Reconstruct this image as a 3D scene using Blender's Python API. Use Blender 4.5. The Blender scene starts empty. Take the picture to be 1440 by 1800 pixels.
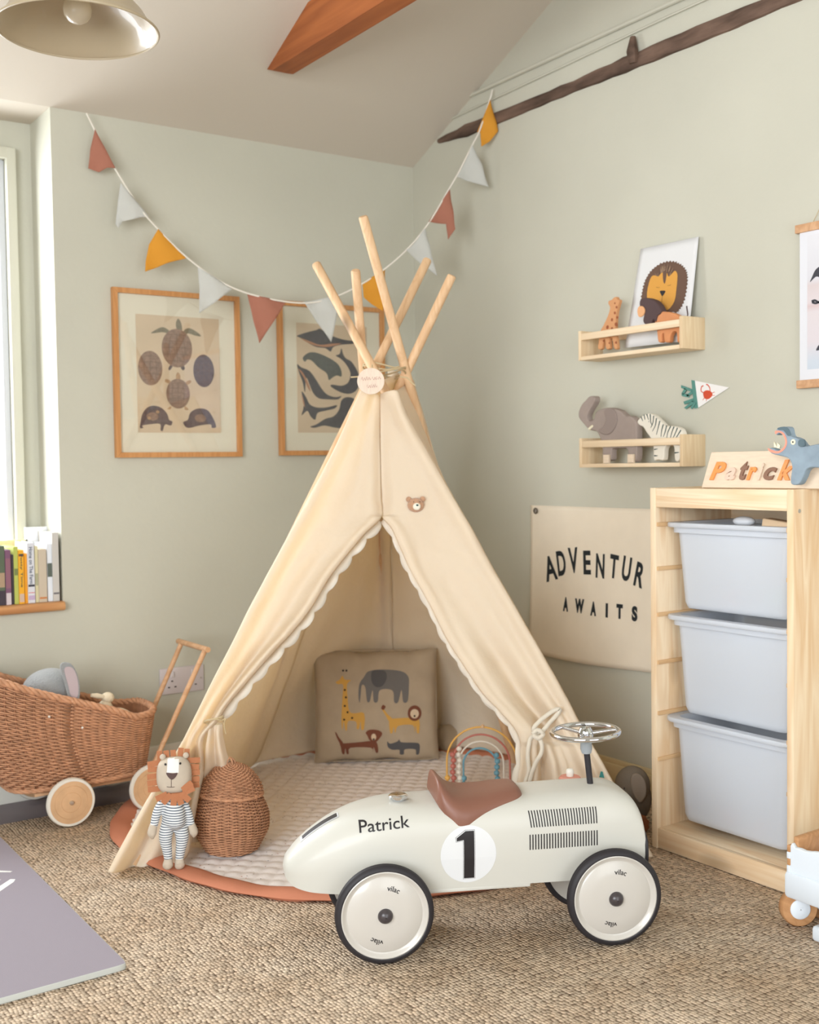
import bpy, math, random
from mathutils import Vector, Matrix, Euler, noise
from mathutils.bvhtree import BVHTree
from mathutils.geometry import tessellate_polygon
random.seed(7)
PI = math.pi
S = bpy.context.scene
COL = S.collection
# ------------------------------------------------------------------ camera, world, light
cam_data = bpy.data.cameras.new('camera'); cam = bpy.data.objects.new('camera', cam_data); COL.objects.link(cam)
cam.matrix_world = Matrix((( 0.8217, 0.0347, -0.5688, 0), (-0.5697, 0.0256, -0.8215, 0), (-0.014, 0.9991, 0.0408, .97), (0, 0, 0, 1)))
cam_data.sensor_fit = 'HORIZONTAL'; cam_data.sensor_width = 36; cam_data.lens = 50; cam_data.clip_start = .05
cam_data.dof.use_dof = True; cam_data.dof.focus_distance = 2.35; cam_data.dof.aperture_fstop = 5.6
S.camera = cam
S.view_settings.view_transform = 'Standard'; S.view_settings.look = 'None'; S.view_settings.gamma = 1; S.view_settings.use_curve_mapping = False
S.view_settings.exposure = -.05
W = bpy.data.worlds.new('daylight'); S.world = W; W.use_nodes = True
W.node_tree.nodes['Background'].inputs[0].default_value = (.86, .93, 1, 1); W.node_tree.nodes['Background'].inputs[1].default_value = 3.0
def area(name, loc, target, sx, sy, power, color):
    d = bpy.data.lights.new(name, 'AREA'); d.shape = 'RECTANGLE'; d.size = sx; d.size_y = sy; d.energy = power; d.color = color
    o = bpy.data.objects.new(name, d); COL.objects.link(o); o.location = loc
    o.rotation_euler = (Vector(target)-Vector(loc)).to_track_quat('-Z', 'Y').to_euler(); return o
# daylight coming in through the windows of the wall on the left, of the wall behind the camera, and of the far wall's recess
area('daylight_side_window', (-1.68, -.10, 1.40), (1.6, 1.6, 1.0), 2.2, 1.6, 118, (.93, .965, 1))
area('daylight_garden_door', (.6, -1.68, 1.15), (1.2, 2, .9), 1.6, 1.9, 16, (1, .96, .91))
area('daylight_far_window', (.40, 4.0, 1.35), (1.0, 2.4, .8), 1.1, 1.6, 75, (.92, .96, 1))
# ------------------------------------------------------------------ helpers
def lin(c):
    return tuple(((v/255)/12.92 if v/255 <= .04045 else ((v/255+.055)/1.055)**2.4) for v in c)
def V(*a): return Vector(a[0] if len(a) == 1 else a)
def catmull(P, n=6, closed=False):
    P = [Vector(p) for p in P]; N = len(P); out = []
    rng = range(N) if closed else range(N-1)
    for i in rng:
        p1 = P[i]; p2 = P[(i+1) % N]
        p0 = P[(i-1) % N] if (closed or i > 0) else p1*2-p2
        p3 = P[(i+2) % N] if (closed or i+2 < N) else p2*2-p1
        for k in range(n):
            t = k/n
            out.append(.5*((2*p1)+(p2-p0)*t+(2*p0-5*p1+4*p2-p3)*t*t+(3*p1-p0-3*p2+p3)*t**3))
    if not closed: out.append(P[-1])
    return out
def interp(tab, x):
    if x <= tab[0][0]: return tab[0][1]
    for (a, b), (c, d) in zip(tab, tab[1:]):
        if x <= c:
            t = (x-a)/(c-a); return b+(d-b)*t
    return tab[-1][1]
def sinterp(tab, x):
    "smooth (monotone-ish) interpolation through a table"
    n = len(tab)
    if x <= tab[0][0]: return tab[0][1]
    if x >= tab[-1][0]: return tab[-1][1]
    for i in range(n-1):
        x0, y0 = tab[i]; x1, y1 = tab[i+1]
        if x <= x1:
            h = x1-x0; s = (y1-y0)/h
            m0 = s if i == 0 else (y1-tab[i-1][1])/(x1-tab[i-1][0])
            m1 = s if i == n-2 else (tab[i+2][1]-y0)/(tab[i+2][0]-x0)
            if i > 0 and (y0-tab[i-1][1])*(y1-y0) <= 0: m0 = 0
            if i < n-2 and (tab[i+2][1]-y1)*(y1-y0) <= 0: m1 = 0
            t = (x-x0)/h
            return (2*t**3-3*t*t+1)*y0+(t**3-2*t*t+t)*h*m0+(-2*t**3+3*t*t)*y1+(t**3-t*t)*h*m1
class Frame:
    def __init__(s, o, u, v, n=None):
        s.o = Vector(o); s.u = Vector(u).normalized(); s.v = Vector(v).normalized()
        s.n = Vector(n).normalized() if n else s.u.cross(s.v).normalized()
    def __call__(s, a, b=0., c=0.): return s.o+s.u*a+s.v*b+s.n*c
def perp(d):
    a = Vector((0, 0, 1)) if abs(d.z) < .9 else Vector((1, 0, 0))
    x = d.cross(a).normalized(); return x, d.cross(x).normalized()
class MB:
    def __init__(s): s.v = []; s.f = []
    def face(s, idx, m=0): s.f.append((tuple(idx), m))
    def pts(s, P):
        b = len(s.v); s.v += [tuple(p) for p in P]; return b
    def ring_strip(s, rings, closed=True, m=0, caps=(False, False)):
        n = len(rings[0]); b = s.pts([p for r in rings for p in r])
        for i in range(len(rings)-1):
            for j in range(n if closed else n-1):
                k = (j+1) % n
                s.face((b+i*n+j, b+i*n+k, b+(i+1)*n+k, b+(i+1)*n+j), m)
        if caps[0]: s.face([b+j for j in range(n)][::-1], m)
        if caps[1]: s.face([b+(len(rings)-1)*n+j for j in range(n)], m)
        return s
    def box(s, lo, hi, m=0, bev=0., fr=None):
        lo = Vector(lo); hi = Vector(hi); q = min(bev, min(hi-lo)*.49)
        P = []
        g = fr or (lambda a, b, c: Vector((a, b, c)))
        if q <= 0:
            for z in (lo.z, hi.z):
                P += [(lo.x, lo.y, z), (hi.x, lo.y, z), (hi.x, hi.y, z), (lo.x, hi.y, z)]
            b = s.pts([g(*p) for p in P])
            for F in ((3, 2, 1, 0), (4, 5, 6, 7), (0, 1, 5, 4), (1, 2, 6, 5), (2, 3, 7, 6), (3, 0, 4, 7)): s.face([b+i for i in F], m)
            return s
        rings = []
        def rr(e, z):
            r = []
            for (cx, cy, a0) in ((hi.x, hi.y, 0), (lo.x, hi.y, 90), (lo.x, lo.y, 180), (hi.x, lo.y, 270)):
                for k in range(3):
                    a = math.radians(a0+45*k); ox = q*(1 if math.cos(math.radians(a0+45)) > 0 else -1); oy = q*(1 if math.sin(math.radians(a0+45)) > 0 else -1)
                    r.append(g(cx-ox+(q-e)*math.cos(a), cy-oy+(q-e)*math.sin(a), z))
            return r
        for e, z in ((q*.98, lo.z), (q*.3, lo.z+q*.3), (0, lo.z+q), (0, hi.z-q), (q*.3, hi.z-q*.3), (q*.98, hi.z)): rings.append(rr(e, z))
        return s.ring_strip(rings, True, m, (True, True))
    def tube(s, path, r, seg=8, closed=False, m=0, caps=True, flat=1.):
        P = [Vector(p) for p in path]; n = len(P); rings = []
        R = r if callable(r) else (lambda t: r[min(int(round(t*(len(r)-1))), len(r)-1)] if isinstance(r, (list, tuple)) else r)
        x = None
        for i, p in enumerate(P):
            if closed: d = P[(i+1) % n]-P[i-1]
            else: d = P[min(i+1, n-1)]-P[max(i-1, 0)]
            if d.length < 1e-9: d = Vector((0, 0, 1))
            d.normalize()
            if x is None: x, y = perp(d)
            else:
                x = x-d*x.dot(d)
                if x.length < 1e-6: x, y = perp(d)
                x.normalize(); y = d.cross(x)
            rad = R(i/max(n-1, 1))
            rings.append([p+(x*math.cos(2*PI*k/seg)+y*math.sin(2*PI*k/seg)*flat)*rad for k in range(seg)])
        if closed: rings.append(rings[0])
        return s.ring_strip(rings, True, m, (caps and not closed, caps and not closed))
    def lathe(s, prof, c=(0, 0, 0), seg=32, m=0, ax=None, caps=(False, False)):
        c = Vector(c); d = Vector(ax or (0, 0, 1)).normalized()
        x, y = perp(d) if ax else (Vector((1, 0, 0)), Vector((0, 1, 0)))
        rings = [[c+d*z+(x*math.cos(2*PI*k/seg)+y*math.sin(2*PI*k/seg))*r for k in range(seg)] for r, z in prof]
        return s.ring_strip(rings, True, m, caps)
    def ball(s, c, r, seg=14, m=0, n=1., fr=None):
        "superellipsoid; r may be a triple"
        rx, ry, rz = r if isinstance(r, (tuple, list)) else (r, r, r); c = Vector(c); rings = []
        pw = lambda a: math.copysign(abs(a)**n, a)
        for i in range(seg//2+1):
            ph = -PI/2+PI*i/(seg//2); cp = max(abs(math.cos(ph)), 1e-4); ring = []
            for k in range(seg):
                th = 2*PI*k/seg
                q = (rx*pw(cp*math.cos(th)) if n == 1 else rx*pw(cp)*pw(math.cos(th)), ry*pw(cp)*pw(math.sin(th)), rz*pw(math.sin(ph)))
                ring.append(c+(fr.u*q[0]+fr.v*q[1]+fr.n*q[2] if fr else Vector(q)))
            rings.append(ring)
        return s.ring_strip(rings, True, m, (True, True))
    def grid(s, fn, nu, nv, m=0, closed=False):
        return s.ring_strip([[fn(i/nu, j/nv) for i in range(nu if closed else nu+1)] for j in range(nv+1)], closed, m)
    def poly(s, P2, fr, h=0., m=0):
        P = [fr(p[0], p[1], h) for p in P2]; b = s.pts(P)
        for t in tessellate_polygon([P]): s.face([b+i for i in t], m)
        return s
    def slab(s, P2, fr, t, bev=0., m=0, z0=0., mside=None):
        P = [Vector((p[0], p[1])) for p in P2]; n = len(P)
        if sum(P[i].x*P[(i+1) % n].y-P[(i+1) % n].x*P[i].y for i in range(n)) < 0: P = P[::-1]
        def off(d):
            o = []
            for i in range(n):
                a = (P[i]-P[i-1]); b = (P[(i+1) % n]-P[i])
                q = (a.normalized() if a.length > 1e-9 else a)+(b.normalized() if b.length > 1e-9 else b)
                if q.length < 1e-6: o.append(P[i]); continue
                q.normalize(); o.append(P[i]-Vector((q.y, -q.x))*d)
            return o
        rings = []
        lv = ((0, 0), (0, t-bev), (bev*.3, t-bev*.3), (bev, t)) if bev > 0 else ((0, 0), (0, t))
        if bev > 0: lv = ((bev, 0), (0, bev))+lv[1:]
        for d, z in lv: rings.append([fr(p.x, p.y, z0+z) for p in (off(d) if d else P)])
        s.ring_strip(rings, True, m if mside is None else mside)
        for R_, fl in ((rings[0], True), (rings[-1], False)):
            b = s.pts(R_)
            for tr in tessellate_polygon([R_]): s.face([b+i for i in (tr[::-1] if fl else tr)], m)
        return s
    def add(s, verts, faces, m=0):
        b = s.pts(verts)
        for f in faces: s.face([b+i for i in f], m)
        return s
    def build(s, name, mats, parent=None, smooth=True, ang=40, local=False, **props):
        me = bpy.data.meshes.new(name)
        off = Vector((0, 0, 0))
        if parent is not None and not local: off = world_loc(parent)
        me.from_pydata([(v[0]-off.x, v[1]-off.y, v[2]-off.z) for v in s.v], [], [f for f, _ in s.f])
        for m_ in (mats if isinstance(mats, (list, tuple)) else [mats]): me.materials.append(m_)
        me.polygons.foreach_set('material_index', [m for _, m in s.f])
        me.update(); me.validate()
        if smooth:
            me.polygons.foreach_set('use_smooth', [True]*len(me.polygons))
            try: me.set_sharp_from_angle(angle=math.radians(ang))
            except Exception: pass
        o = bpy.data.objects.new(name, me); COL.objects.link(o)
        if parent is not None: o.parent = parent
        for k, v in props.items(): o[k] = v
        return o
def world_loc(o):
    l = Vector((0, 0, 0))
    while o is not None: l = l+o.location; o = o.parent
    return l
def thing(name, loc, label, cat, group=None, rz=0.):
    o = bpy.data.objects.new(name, None); COL.objects.link(o); o.location = loc; o.rotation_euler = (0, 0, rz)
    o.empty_display_size = .05
    o['label'] = label; o['category'] = cat
    if group: o['group'] = group
    return o
def tag(o, label, cat, group=None):
    o['label'] = label; o['category'] = cat
    if group: o['group'] = group
    return o
def recentre(o):
    "moves a mesh thing's origin to the middle of its base"
    vs = o.data.vertices
    c = Vector((sum(v.co.x for v in vs)/len(vs), sum(v.co.y for v in vs)/len(vs), min(v.co.z for v in vs)))
    for v in vs: v.co -= c
    o.location = o.location+c; return o
def struct(name, mb, m, **k):
    o = mb.build(name, m, **k); o['kind'] = 'structure'; return o
def dup(o, loc=None, parent=None):
    c = o.copy(); COL.objects.link(c); c.parent = parent
    if loc is not None: c.location = loc
    for ch in list(o.children): dup(ch, None, c)
    return c
def glyphs(txt, size=1., bold=0., shear=0., spacing=1.):
    "flat letter mesh: (verts2d, faces), origin at the left of the base line"
    cu = bpy.data.curves.new('lettering', 'FONT'); cu.body = txt; cu.size = size; cu.offset = bold; cu.shear = shear; cu.space_character = spacing
    cu.resolution_u = 4
    o = bpy.data.objects.new('lettering', cu); COL.objects.link(o)
    dg = bpy.context.evaluated_depsgraph_get(); dg.update()
    me = bpy.data.meshes.new_from_object(o.evaluated_get(dg))
    vs = [(v.co.x, v.co.y) for v in me.vertices]; fs = [tuple(p.vertices) for p in me.polygons]
    bpy.data.objects.remove(o); bpy.data.curves.remove(cu); bpy.data.meshes.remove(me)
    return vs, fs
def fit(gl, x0, y0, w, h):
    vs, fs = gl; xs = [v[0] for v in vs]; ys = [v[1] for v in vs]
    a = w/(max(xs)-min(xs)); b = (h/(max(ys)-min(ys))) if h else a
    return [(x0+(v[0]-min(xs))*a, y0+(v[1]-min(ys))*b) for v in vs], fs
def cap_h(ch): return {True: .7}.get(True)
def ell(cx, cy, rx, ry, n=24, rot=0.):
    c, s_ = math.cos(rot), math.sin(rot)
    return [(cx+rx*math.cos(2*PI*k/n)*c-ry*math.sin(2*PI*k/n)*s_, cy+rx*math.cos(2*PI*k/n)*s_+ry*math.sin(2*PI*k/n)*c) for k in range(n)]
def spl(P, n=5): return [(p.x, p.y) for p in catmull([(a, b, 0) for a, b in P], n, True)]
def stroke(P, w, n=6):
    "thick flat line as an outline; w is a number or (start, end)"
    Q = catmull([(a, b, 0) for a, b in P], n) if n > 1 else [Vector((a, b, 0)) for a, b in P]
    w0, w1 = w if isinstance(w, tuple) else (w, w); L = []; R_ = []
    for i, p in enumerate(Q):
        d = (Q[min(i+1, len(Q)-1)]-Q[max(i-1, 0)]).normalized(); h = (w0+(w1-w0)*i/(len(Q)-1))/2
        L.append((p.x-d.y*h, p.y+d.x*h)); R_.append((p.x+d.y*h, p.y-d.x*h))
    return L+R_[::-1]
def subdiv_tris(vs, fs, maxe):
    vs = [Vector((v[0], v[1])) for v in vs]; out = []; st = []
    for f in fs:
        for i in range(1, len(f)-1): st.append((vs[f[0]], vs[f[i]], vs[f[i+1]]))
    while st:
        a, b, c = st.pop(); l = [(b-a).length, (c-b).length, (a-c).length]; k = l.index(max(l))
        if l[k] <= maxe: out.append((a, b, c)); continue
        a, b, c = ((a, b, c), (b, c, a), (c, a, b))[k]
        m = (a+b)/2; st += [(a, m, c), (m, b, c)]
    return out
def drape(mb, shapes, fr, bvh, lift=.0006, maxe=.01, m=0):
    "lays flat shapes (verts2d, faces) from frame fr onto a curved surface by following -n"
    for vs, fs in shapes:
        for tri in subdiv_tris(vs, fs, maxe):
            P = []
            for p in tri:
                h = bvh.ray_cast(fr(p.x, p.y, .3), -fr.n)
                if h[0] is None: break
                P.append(h[0]+fr.n*lift)
            if len(P) == 3:
                b = mb.pts(P); mb.face((b, b+1, b+2), m)
    return mb
def flat(P2):
    P = [Vector((a, b, 0)) for a, b in P2]
    return [(p.x, p.y) for p in P], [tuple(t) for t in tessellate_polygon([P])]
def bvh_of(mb): return BVHTree.FromPolygons([Vector(v) for v in mb.v], [f for f, _ in mb.f])
# ------------------------------------------------------------------ materials
MATS = {}
def mat(name, c, rough=.7, spec=.3, metal=0., bump=None, var=None, transl=0., sheen=0., coat=0., alpha=1., tcol=None):
    """c: 0-255 colour. bump=(kind, scale, strength[, stretch]); var=(scale, amount, stretch) mottles the colour"""
    if name in MATS: return MATS[name]
    m = bpy.data.materials.new(name); m.use_nodes = True; nt = m.node_tree; N = nt.nodes; L = nt.links
    b = N['Principled BSDF']; out = N['Material Output']
    col = lin(c)+(1,)
    b.inputs['Base Color'].default_value = col; b.inputs['Roughness'].default_value = rough
    b.inputs['Specular IOR Level'].default_value = spec; b.inputs['Metallic'].default_value = metal
    b.inputs['Sheen Weight'].default_value = sheen; b.inputs['Coat Weight'].default_value = coat
    tc = N.new('ShaderNodeTexCoord'); src = tc.outputs['Object']
    colsock = None
    if var:
        mp = N.new('ShaderNodeMapping'); L.new(src, mp.inputs[0]); st = var[2] if len(var) > 2 else (1, 1, 1)
        mp.inputs['Scale'].default_value = [var[0]*a for a in st]
        nz = N.new('ShaderNodeTexNoise'); L.new(mp.outputs[0], nz.inputs['Vector']); nz.inputs['Scale'].default_value = 1; nz.inputs['Detail'].default_value = 4
        rp = N.new('ShaderNodeValToRGB'); a = var[1]
        rp.color_ramp.elements[0].position = .3; rp.color_ramp.elements[1].position = .7
        rp.color_ramp.elements[0].color = [v*(1-a) for v in col[:3]]+[1]; rp.color_ramp.elements[1].color = [min(1, v*(1+a)) for v in col[:3]]+[1]
        L.new(nz.outputs['Fac'], rp.inputs[0]); colsock = rp.outputs[0]; L.new(colsock, b.inputs['Base Color'])
    if bump:
        kind, sc, stg = bump[:3]; st = bump[3] if len(bump) > 3 else (1, 1, 1)
        mp = N.new('ShaderNodeMapping'); L.new(src, mp.inputs[0]); mp.inputs['Scale'].default_value = [sc*a for a in st]
        if kind == 'noise':
            t = N.new('ShaderNodeTexNoise'); t.inputs['Detail'].default_value = 6; t.inputs['Scale'].default_value = 1
        elif kind == 'voronoi':
            t = N.new('ShaderNodeTexVoronoi'); t.inputs['Scale'].default_value = 1
        elif kind == 'weave':
            t = N.new('ShaderNodeTexChecker'); t.inputs['Scale'].default_value = 1
        L.new(mp.outputs[0], t.inputs['Vector'])
        bp = N.new('ShaderNodeBump'); bp.inputs['Strength'].default_value = stg; bp.inputs['Distance'].default_value = bump[4] if len(bump) > 4 else .002
        L.new(t.outputs[1] if kind == 'weave' else t.outputs[0], bp.inputs['Height']); L.new(bp.outputs[0], b.inputs['Normal'])
    last = b.outputs[0]
    if transl > 0:
        tr = N.new('ShaderNodeBsdfTranslucent'); tr.inputs[0].default_value = col
        if tcol: tr.inputs[0].default_value = lin(tcol)+(1,)
        elif colsock: L.new(colsock, tr.inputs[0])
        mx = N.new('ShaderNodeMixShader'); mx.inputs[0].default_value = transl
        L.new(last, mx.inputs[1]); L.new(tr.outputs[0], mx.inputs[2]); last = mx.outputs[0]
    if alpha < 1:
        tr = N.new('ShaderNodeBsdfTransparent'); mx = N.new('ShaderNodeMixShader'); mx.inputs[0].default_value = alpha
        L.new(tr.outputs[0], mx.inputs[1]); L.new(last, mx.inputs[2]); last = mx.outputs[0]
    L.new(last, out.inputs[0]); MATS[name] = m; return m
def wood(name, c, dark, axis=2, scale=1., knots=True, rough=.55):
    if name in MATS: return MATS[name]
    m = mat(name, c, rough, .3); nt = m.node_tree; N = nt.nodes; L = nt.links; b = N['Principled BSDF']
    tc = [n for n in N if n.type == 'TEX_COORD'][0]
    def mix(kind, A, B, fac):
        x = N.new('ShaderNodeMix'); x.data_type = 'RGBA'; x.blend_type = kind
        for s_, v in ((x.inputs[6], A), (x.inputs[7], B), (x.inputs[0], fac)):
            if isinstance(v, bpy.types.NodeSocket): L.new(v, s_)
            else: s_.default_value = v
        return x.outputs[2]
    sc = [22*scale]*3; sc[axis] = 1.6*scale
    mp = N.new('ShaderNodeMapping'); mp.inputs['Scale'].default_value = sc; L.new(tc.outputs['Object'], mp.inputs[0])
    n1 = N.new('ShaderNodeTexNoise'); n1.inputs['Scale'].default_value = 1.; n1.inputs['Detail'].default_value = 3; n1.inputs['Distortion'].default_value = .6; L.new(mp.outputs[0], n1.inputs['Vector'])
    wv = N.new('ShaderNodeMath'); wv.operation = 'MULTIPLY'; wv.inputs[1].default_value = 9; L.new(n1.outputs['Fac'], wv.inputs[0])
    fr = N.new('ShaderNodeMath'); fr.operation = 'PINGPONG'; fr.inputs[1].default_value = 1; L.new(wv.outputs[0], fr.inputs[0])
    A = lin(c)+(1,); B = lin(dark)+(1,)
    r = N.new('ShaderNodeMapRange'); r.inputs[3].default_value = .0; r.inputs[4].default_value = .65; L.new(fr.outputs[0], r.inputs[0])
    cs = mix('MIX', A, B, r.outputs[0])
    if knots:
        k = N.new('ShaderNodeTexVoronoi'); sk = [9*scale]*3; sk[axis] = 4.*scale
        mk = N.new('ShaderNodeMapping'); mk.inputs['Scale'].default_value = sk; mk.inputs['Location'].default_value = (.37, .61, .13); L.new(tc.outputs['Object'], mk.inputs[0]); L.new(mk.outputs[0], k.inputs['Vector'])
        k.inputs['Scale'].default_value = 1
        kr = N.new('ShaderNodeMapRange'); kr.inputs[1].default_value = .09; kr.inputs[2].default_value = .24; kr.inputs[3].default_value = .8; kr.inputs[4].default_value = 0.; L.new(k.outputs['Distance'], kr.inputs[0])
        cs = mix('MIX', cs, lin([v*.55 for v in dark])+(1,), kr.outputs[0])
    L.new(cs, b.inputs['Base Color']); return m
# ------------------------------------------------------------------ the room
M_wall = mat('sage_wall_paint', (198, 196, 181), .9, .15, bump=('noise', 60, .25, (1, 1, 1), .003), var=(2.5, .03))
M_ceil = mat('ceiling_paint', (206, 197, 183), .92, .12, bump=('noise', 30, .2, (1, 1, 1), .003))
M_white = mat('white_gloss_paint', (226, 224, 214), .45, .4)
M_floor = mat('grey_floor', (136, 128, 132), .7, .3, var=(8, .08))
M_sill = wood('orange_sill_wood', (205, 152, 102), (178, 118, 72), 0, 1., False, .45)
M_orange = wood('orange_beam_wood', (166, 96, 50), (132, 70, 34), 1, .7, True, .55)
M_old = mat('old_dark_timber', (104, 84, 72), .85, .2, bump=('noise', 30, .9, (1, .15, 1), .01), var=(26, .55, (1, .2, 1)))
YA, XB = 3.428, 2.41
struct('floor', MB().box((-1.7, -1.7, -.06), (2.6, 3.9, -.012)), M_floor)
b = MB()                                                    # far wall: solid part, the part below the sill, the thin part round the window
b.box((1.09, YA, -.012), (2.6, YA+.3, 2.06)); b.box((-1.7, YA, -.012), (1.09, YA+.3, .548))
b.box((1.032, 3.63, .54), (1.1, 3.73, 2.12)); b.box((-.1, 3.63, 1.965), (1.032, 3.73, 2.12)); b.box((-1.7, YA, .5), (-.1, YA+.3, 2.06))
struct('wall_back', b, M_wall, smooth=False)
struct('wall_right', MB().box((XB, -1.7, -.012), (XB+.2, 3.5, 4.5)), M_wall, smooth=False)
b = MB()
for lo, hi in (((-1.9, -1.7, -.012), (-1.7, -1.25, 4.5)), ((-1.9, 1.05, -.012), (-1.7, 3.8, 4.5)), ((-1.9, -1.25, -.012), (-1.7, 1.05, .55)), ((-1.9, -1.25, 2.25), (-1.7, 1.05, 4.5))): b.box(lo, hi)
struct('wall_left', b, M_wall, smooth=False)
b = MB()
for lo, hi in (((-1.9, -1.9, -.012), (-.3, -1.7, 4.5)), ((1.5, -1.9, -.012), (2.6, -1.7, 4.5)), ((-.3, -1.9, 2.15), (1.5, -1.7, 4.5))): b.box(lo, hi)
struct('wall_front', b, M_wall, smooth=False)
b = MB(); zc = lambda y: 2.053+.45*(YA-y)                    # vaulted ceiling rising towards the camera, flat over the window recess
P = []
for x in (-1.9, 2.6): P += [(x, 3.75, 2.051), (x, YA, 2.053), (x, -1.9, zc(-1.9)), (x, -1.9, zc(-1.9)+.1), (x, YA, 2.16), (x, 3.75, 2.16)]
b.pts(P)
for i in range(6): j = (i+1) % 6; b.face((i, j, 6+j, 6+i))
b.face(range(5, -1, -1)); b.face(range(6, 12)); struct('ceiling', b, M_ceil, smooth=False)
b = MB()
for y0, y1, z0, z1 in ((-1.5, 3.4, 0, .075),): b.box((XB-.016, y0, -.012), (XB, y1, z1), bev=.004); b.box((XB-.010, y0, z1-.001), (XB, y1, z1+.014), bev=.003)
struct('baseboard_right', b, mat('cream_gloss', (222, 205, 165), .5, .35))
struct('baseboard_back', MB().box((-1.6, YA-.016, -.012), (2.39, YA, .09), bev=.004), M_white)
# sill, with its rounded nose, in front of and under the recess
b = MB(); nose = [(YA-.03+.0135-.0135*math.cos(a), .5615+.0135*math.sin(a)) for a in [(-PI/2+PI*k/8) for k in range(9)]]
nose = [(3.398+.012-.012*math.cos(a), .5615+.0135*math.sin(a)) for a in [-PI/2+PI*k/8 for k in range(9)]]
sec = nose+[(3.64, .575), (3.64, .548)]
b.ring_strip([[(x, y, z) for y, z in sec] for x in (-.1, 1.088)], True, 0, (True, True)); struct('trim_1', b, M_sill)
# window: frame, sash, glass
wf = MB()
for x0, x1, z0, z1, y0, y1 in ((1.006, 1.036, .575, 1.965, 3.60, 3.66), (-.1, .02, .575, 1.965, 3.60, 3.66), (.02, 1.01, 1.93, 1.965, 3.60, 3.66), (.02, 1.01, .575, .62, 3.60, 3.66)): wf.box((x0, y0, z0), (x1, y1, z1), bev=.004)
win = struct('window_1', wf, mat('window_frame_paint', (206, 204, 188), .5, .35))
sa = MB()
for x0, x1, z0, z1 in ((.984, 1.006, .62, 1.93), (.03, .09, .62, 1.93), (.09, .985, 1.905, 1.93), (.09, .985, .62, .645), (.485, .54, .62, 1.93)): sa.box((x0, 3.625, z0), (x1, 3.665, z1), bev=.005)
sa.build('sash', mat('sash_paint', (205, 208, 212), .5, .4), win)
glass = bpy.data.materials.new('thin_glass'); glass.use_nodes = True; nt = glass.node_tree; nt.nodes.clear()
o_ = nt.nodes.new('ShaderNodeOutputMaterial'); t_ = nt.nodes.new('ShaderNodeBsdfTransparent'); g_ = nt.nodes.new('ShaderNodeBsdfGlossy'); m_ = nt.nodes.new('ShaderNodeMixShader')
g_.inputs['Roughness'].default_value = .02; m_.inputs[0].default_value = .06
nt.links.new(t_.outputs[0], m_.inputs[1]); nt.links.new(g_.outputs[0], m_.inputs[2]); nt.links.new(m_.outputs[0], o_.inputs[0])
MB().box((.08, 3.643, .66), (.985, 3.647, 1.91)).build('pane', glass, win)
# orange tie beam coming out of the sloping ceiling
b = MB(); x0, x1 = 1.665, 1.735; zb, zt = 2.172, 2.30
side = [(3.10, zb), (3.135, zb+.012), (2.93, zt), (-1.7, zt), (-1.7, zb)]
b.ring_strip([[(x0, y, z) for y, z in side], [(x1, y, z) for y, z in side]], True, 0, (True, True)); struct('beam', b, M_orange, smooth=False)
# exposed timber and cable run on the right wall
b = MB(); rings = []
for k in range(80):
    y = 3.262-k*(4.2/79); t = min(1, k/3)
    h = (.0215+.0015*math.sin(k*2.7)+.002*math.sin(k*.31+1)+.003*(k > 14)*(k < 26)-.003*(k > 30))*(.35+.65*t); zc_ = 2.108-.002*math.sin(k*.2); d = .012+.004*math.sin(k*2.3)
    rings.append([(XB+.01, y, zc_-h), (XB-d*.7, y, zc_-h*.8), (XB-d, y, zc_), (XB-d*.7, y, zc_+h*.8), (XB+.01, y, zc_+h)])
b.ring_strip(rings, True, 0, (True, True))
b.tube([(XB-.012, 2.318, 2.10), (XB-.018, 2.316, 2.13), (XB-.014, 2.317, 2.172)], [.014, .017, .008], 7)
struct('trim_2', b, M_old, ang=25)
b = MB()
b.tube([(XB-.006, 3.27, 2.215), (XB-.008, 2.2, 2.222), (XB-.008, 1.0, 2.222), (XB-.008, -.5, 2.222)], .007, 8)
b.tube([(XB-.006, 3.23, 2.165), (XB-.006, 2.2, 2.19), (XB-.006, 1.0, 2.205)], .0035, 6)
struct('trim_3', b, M_wall)
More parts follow.
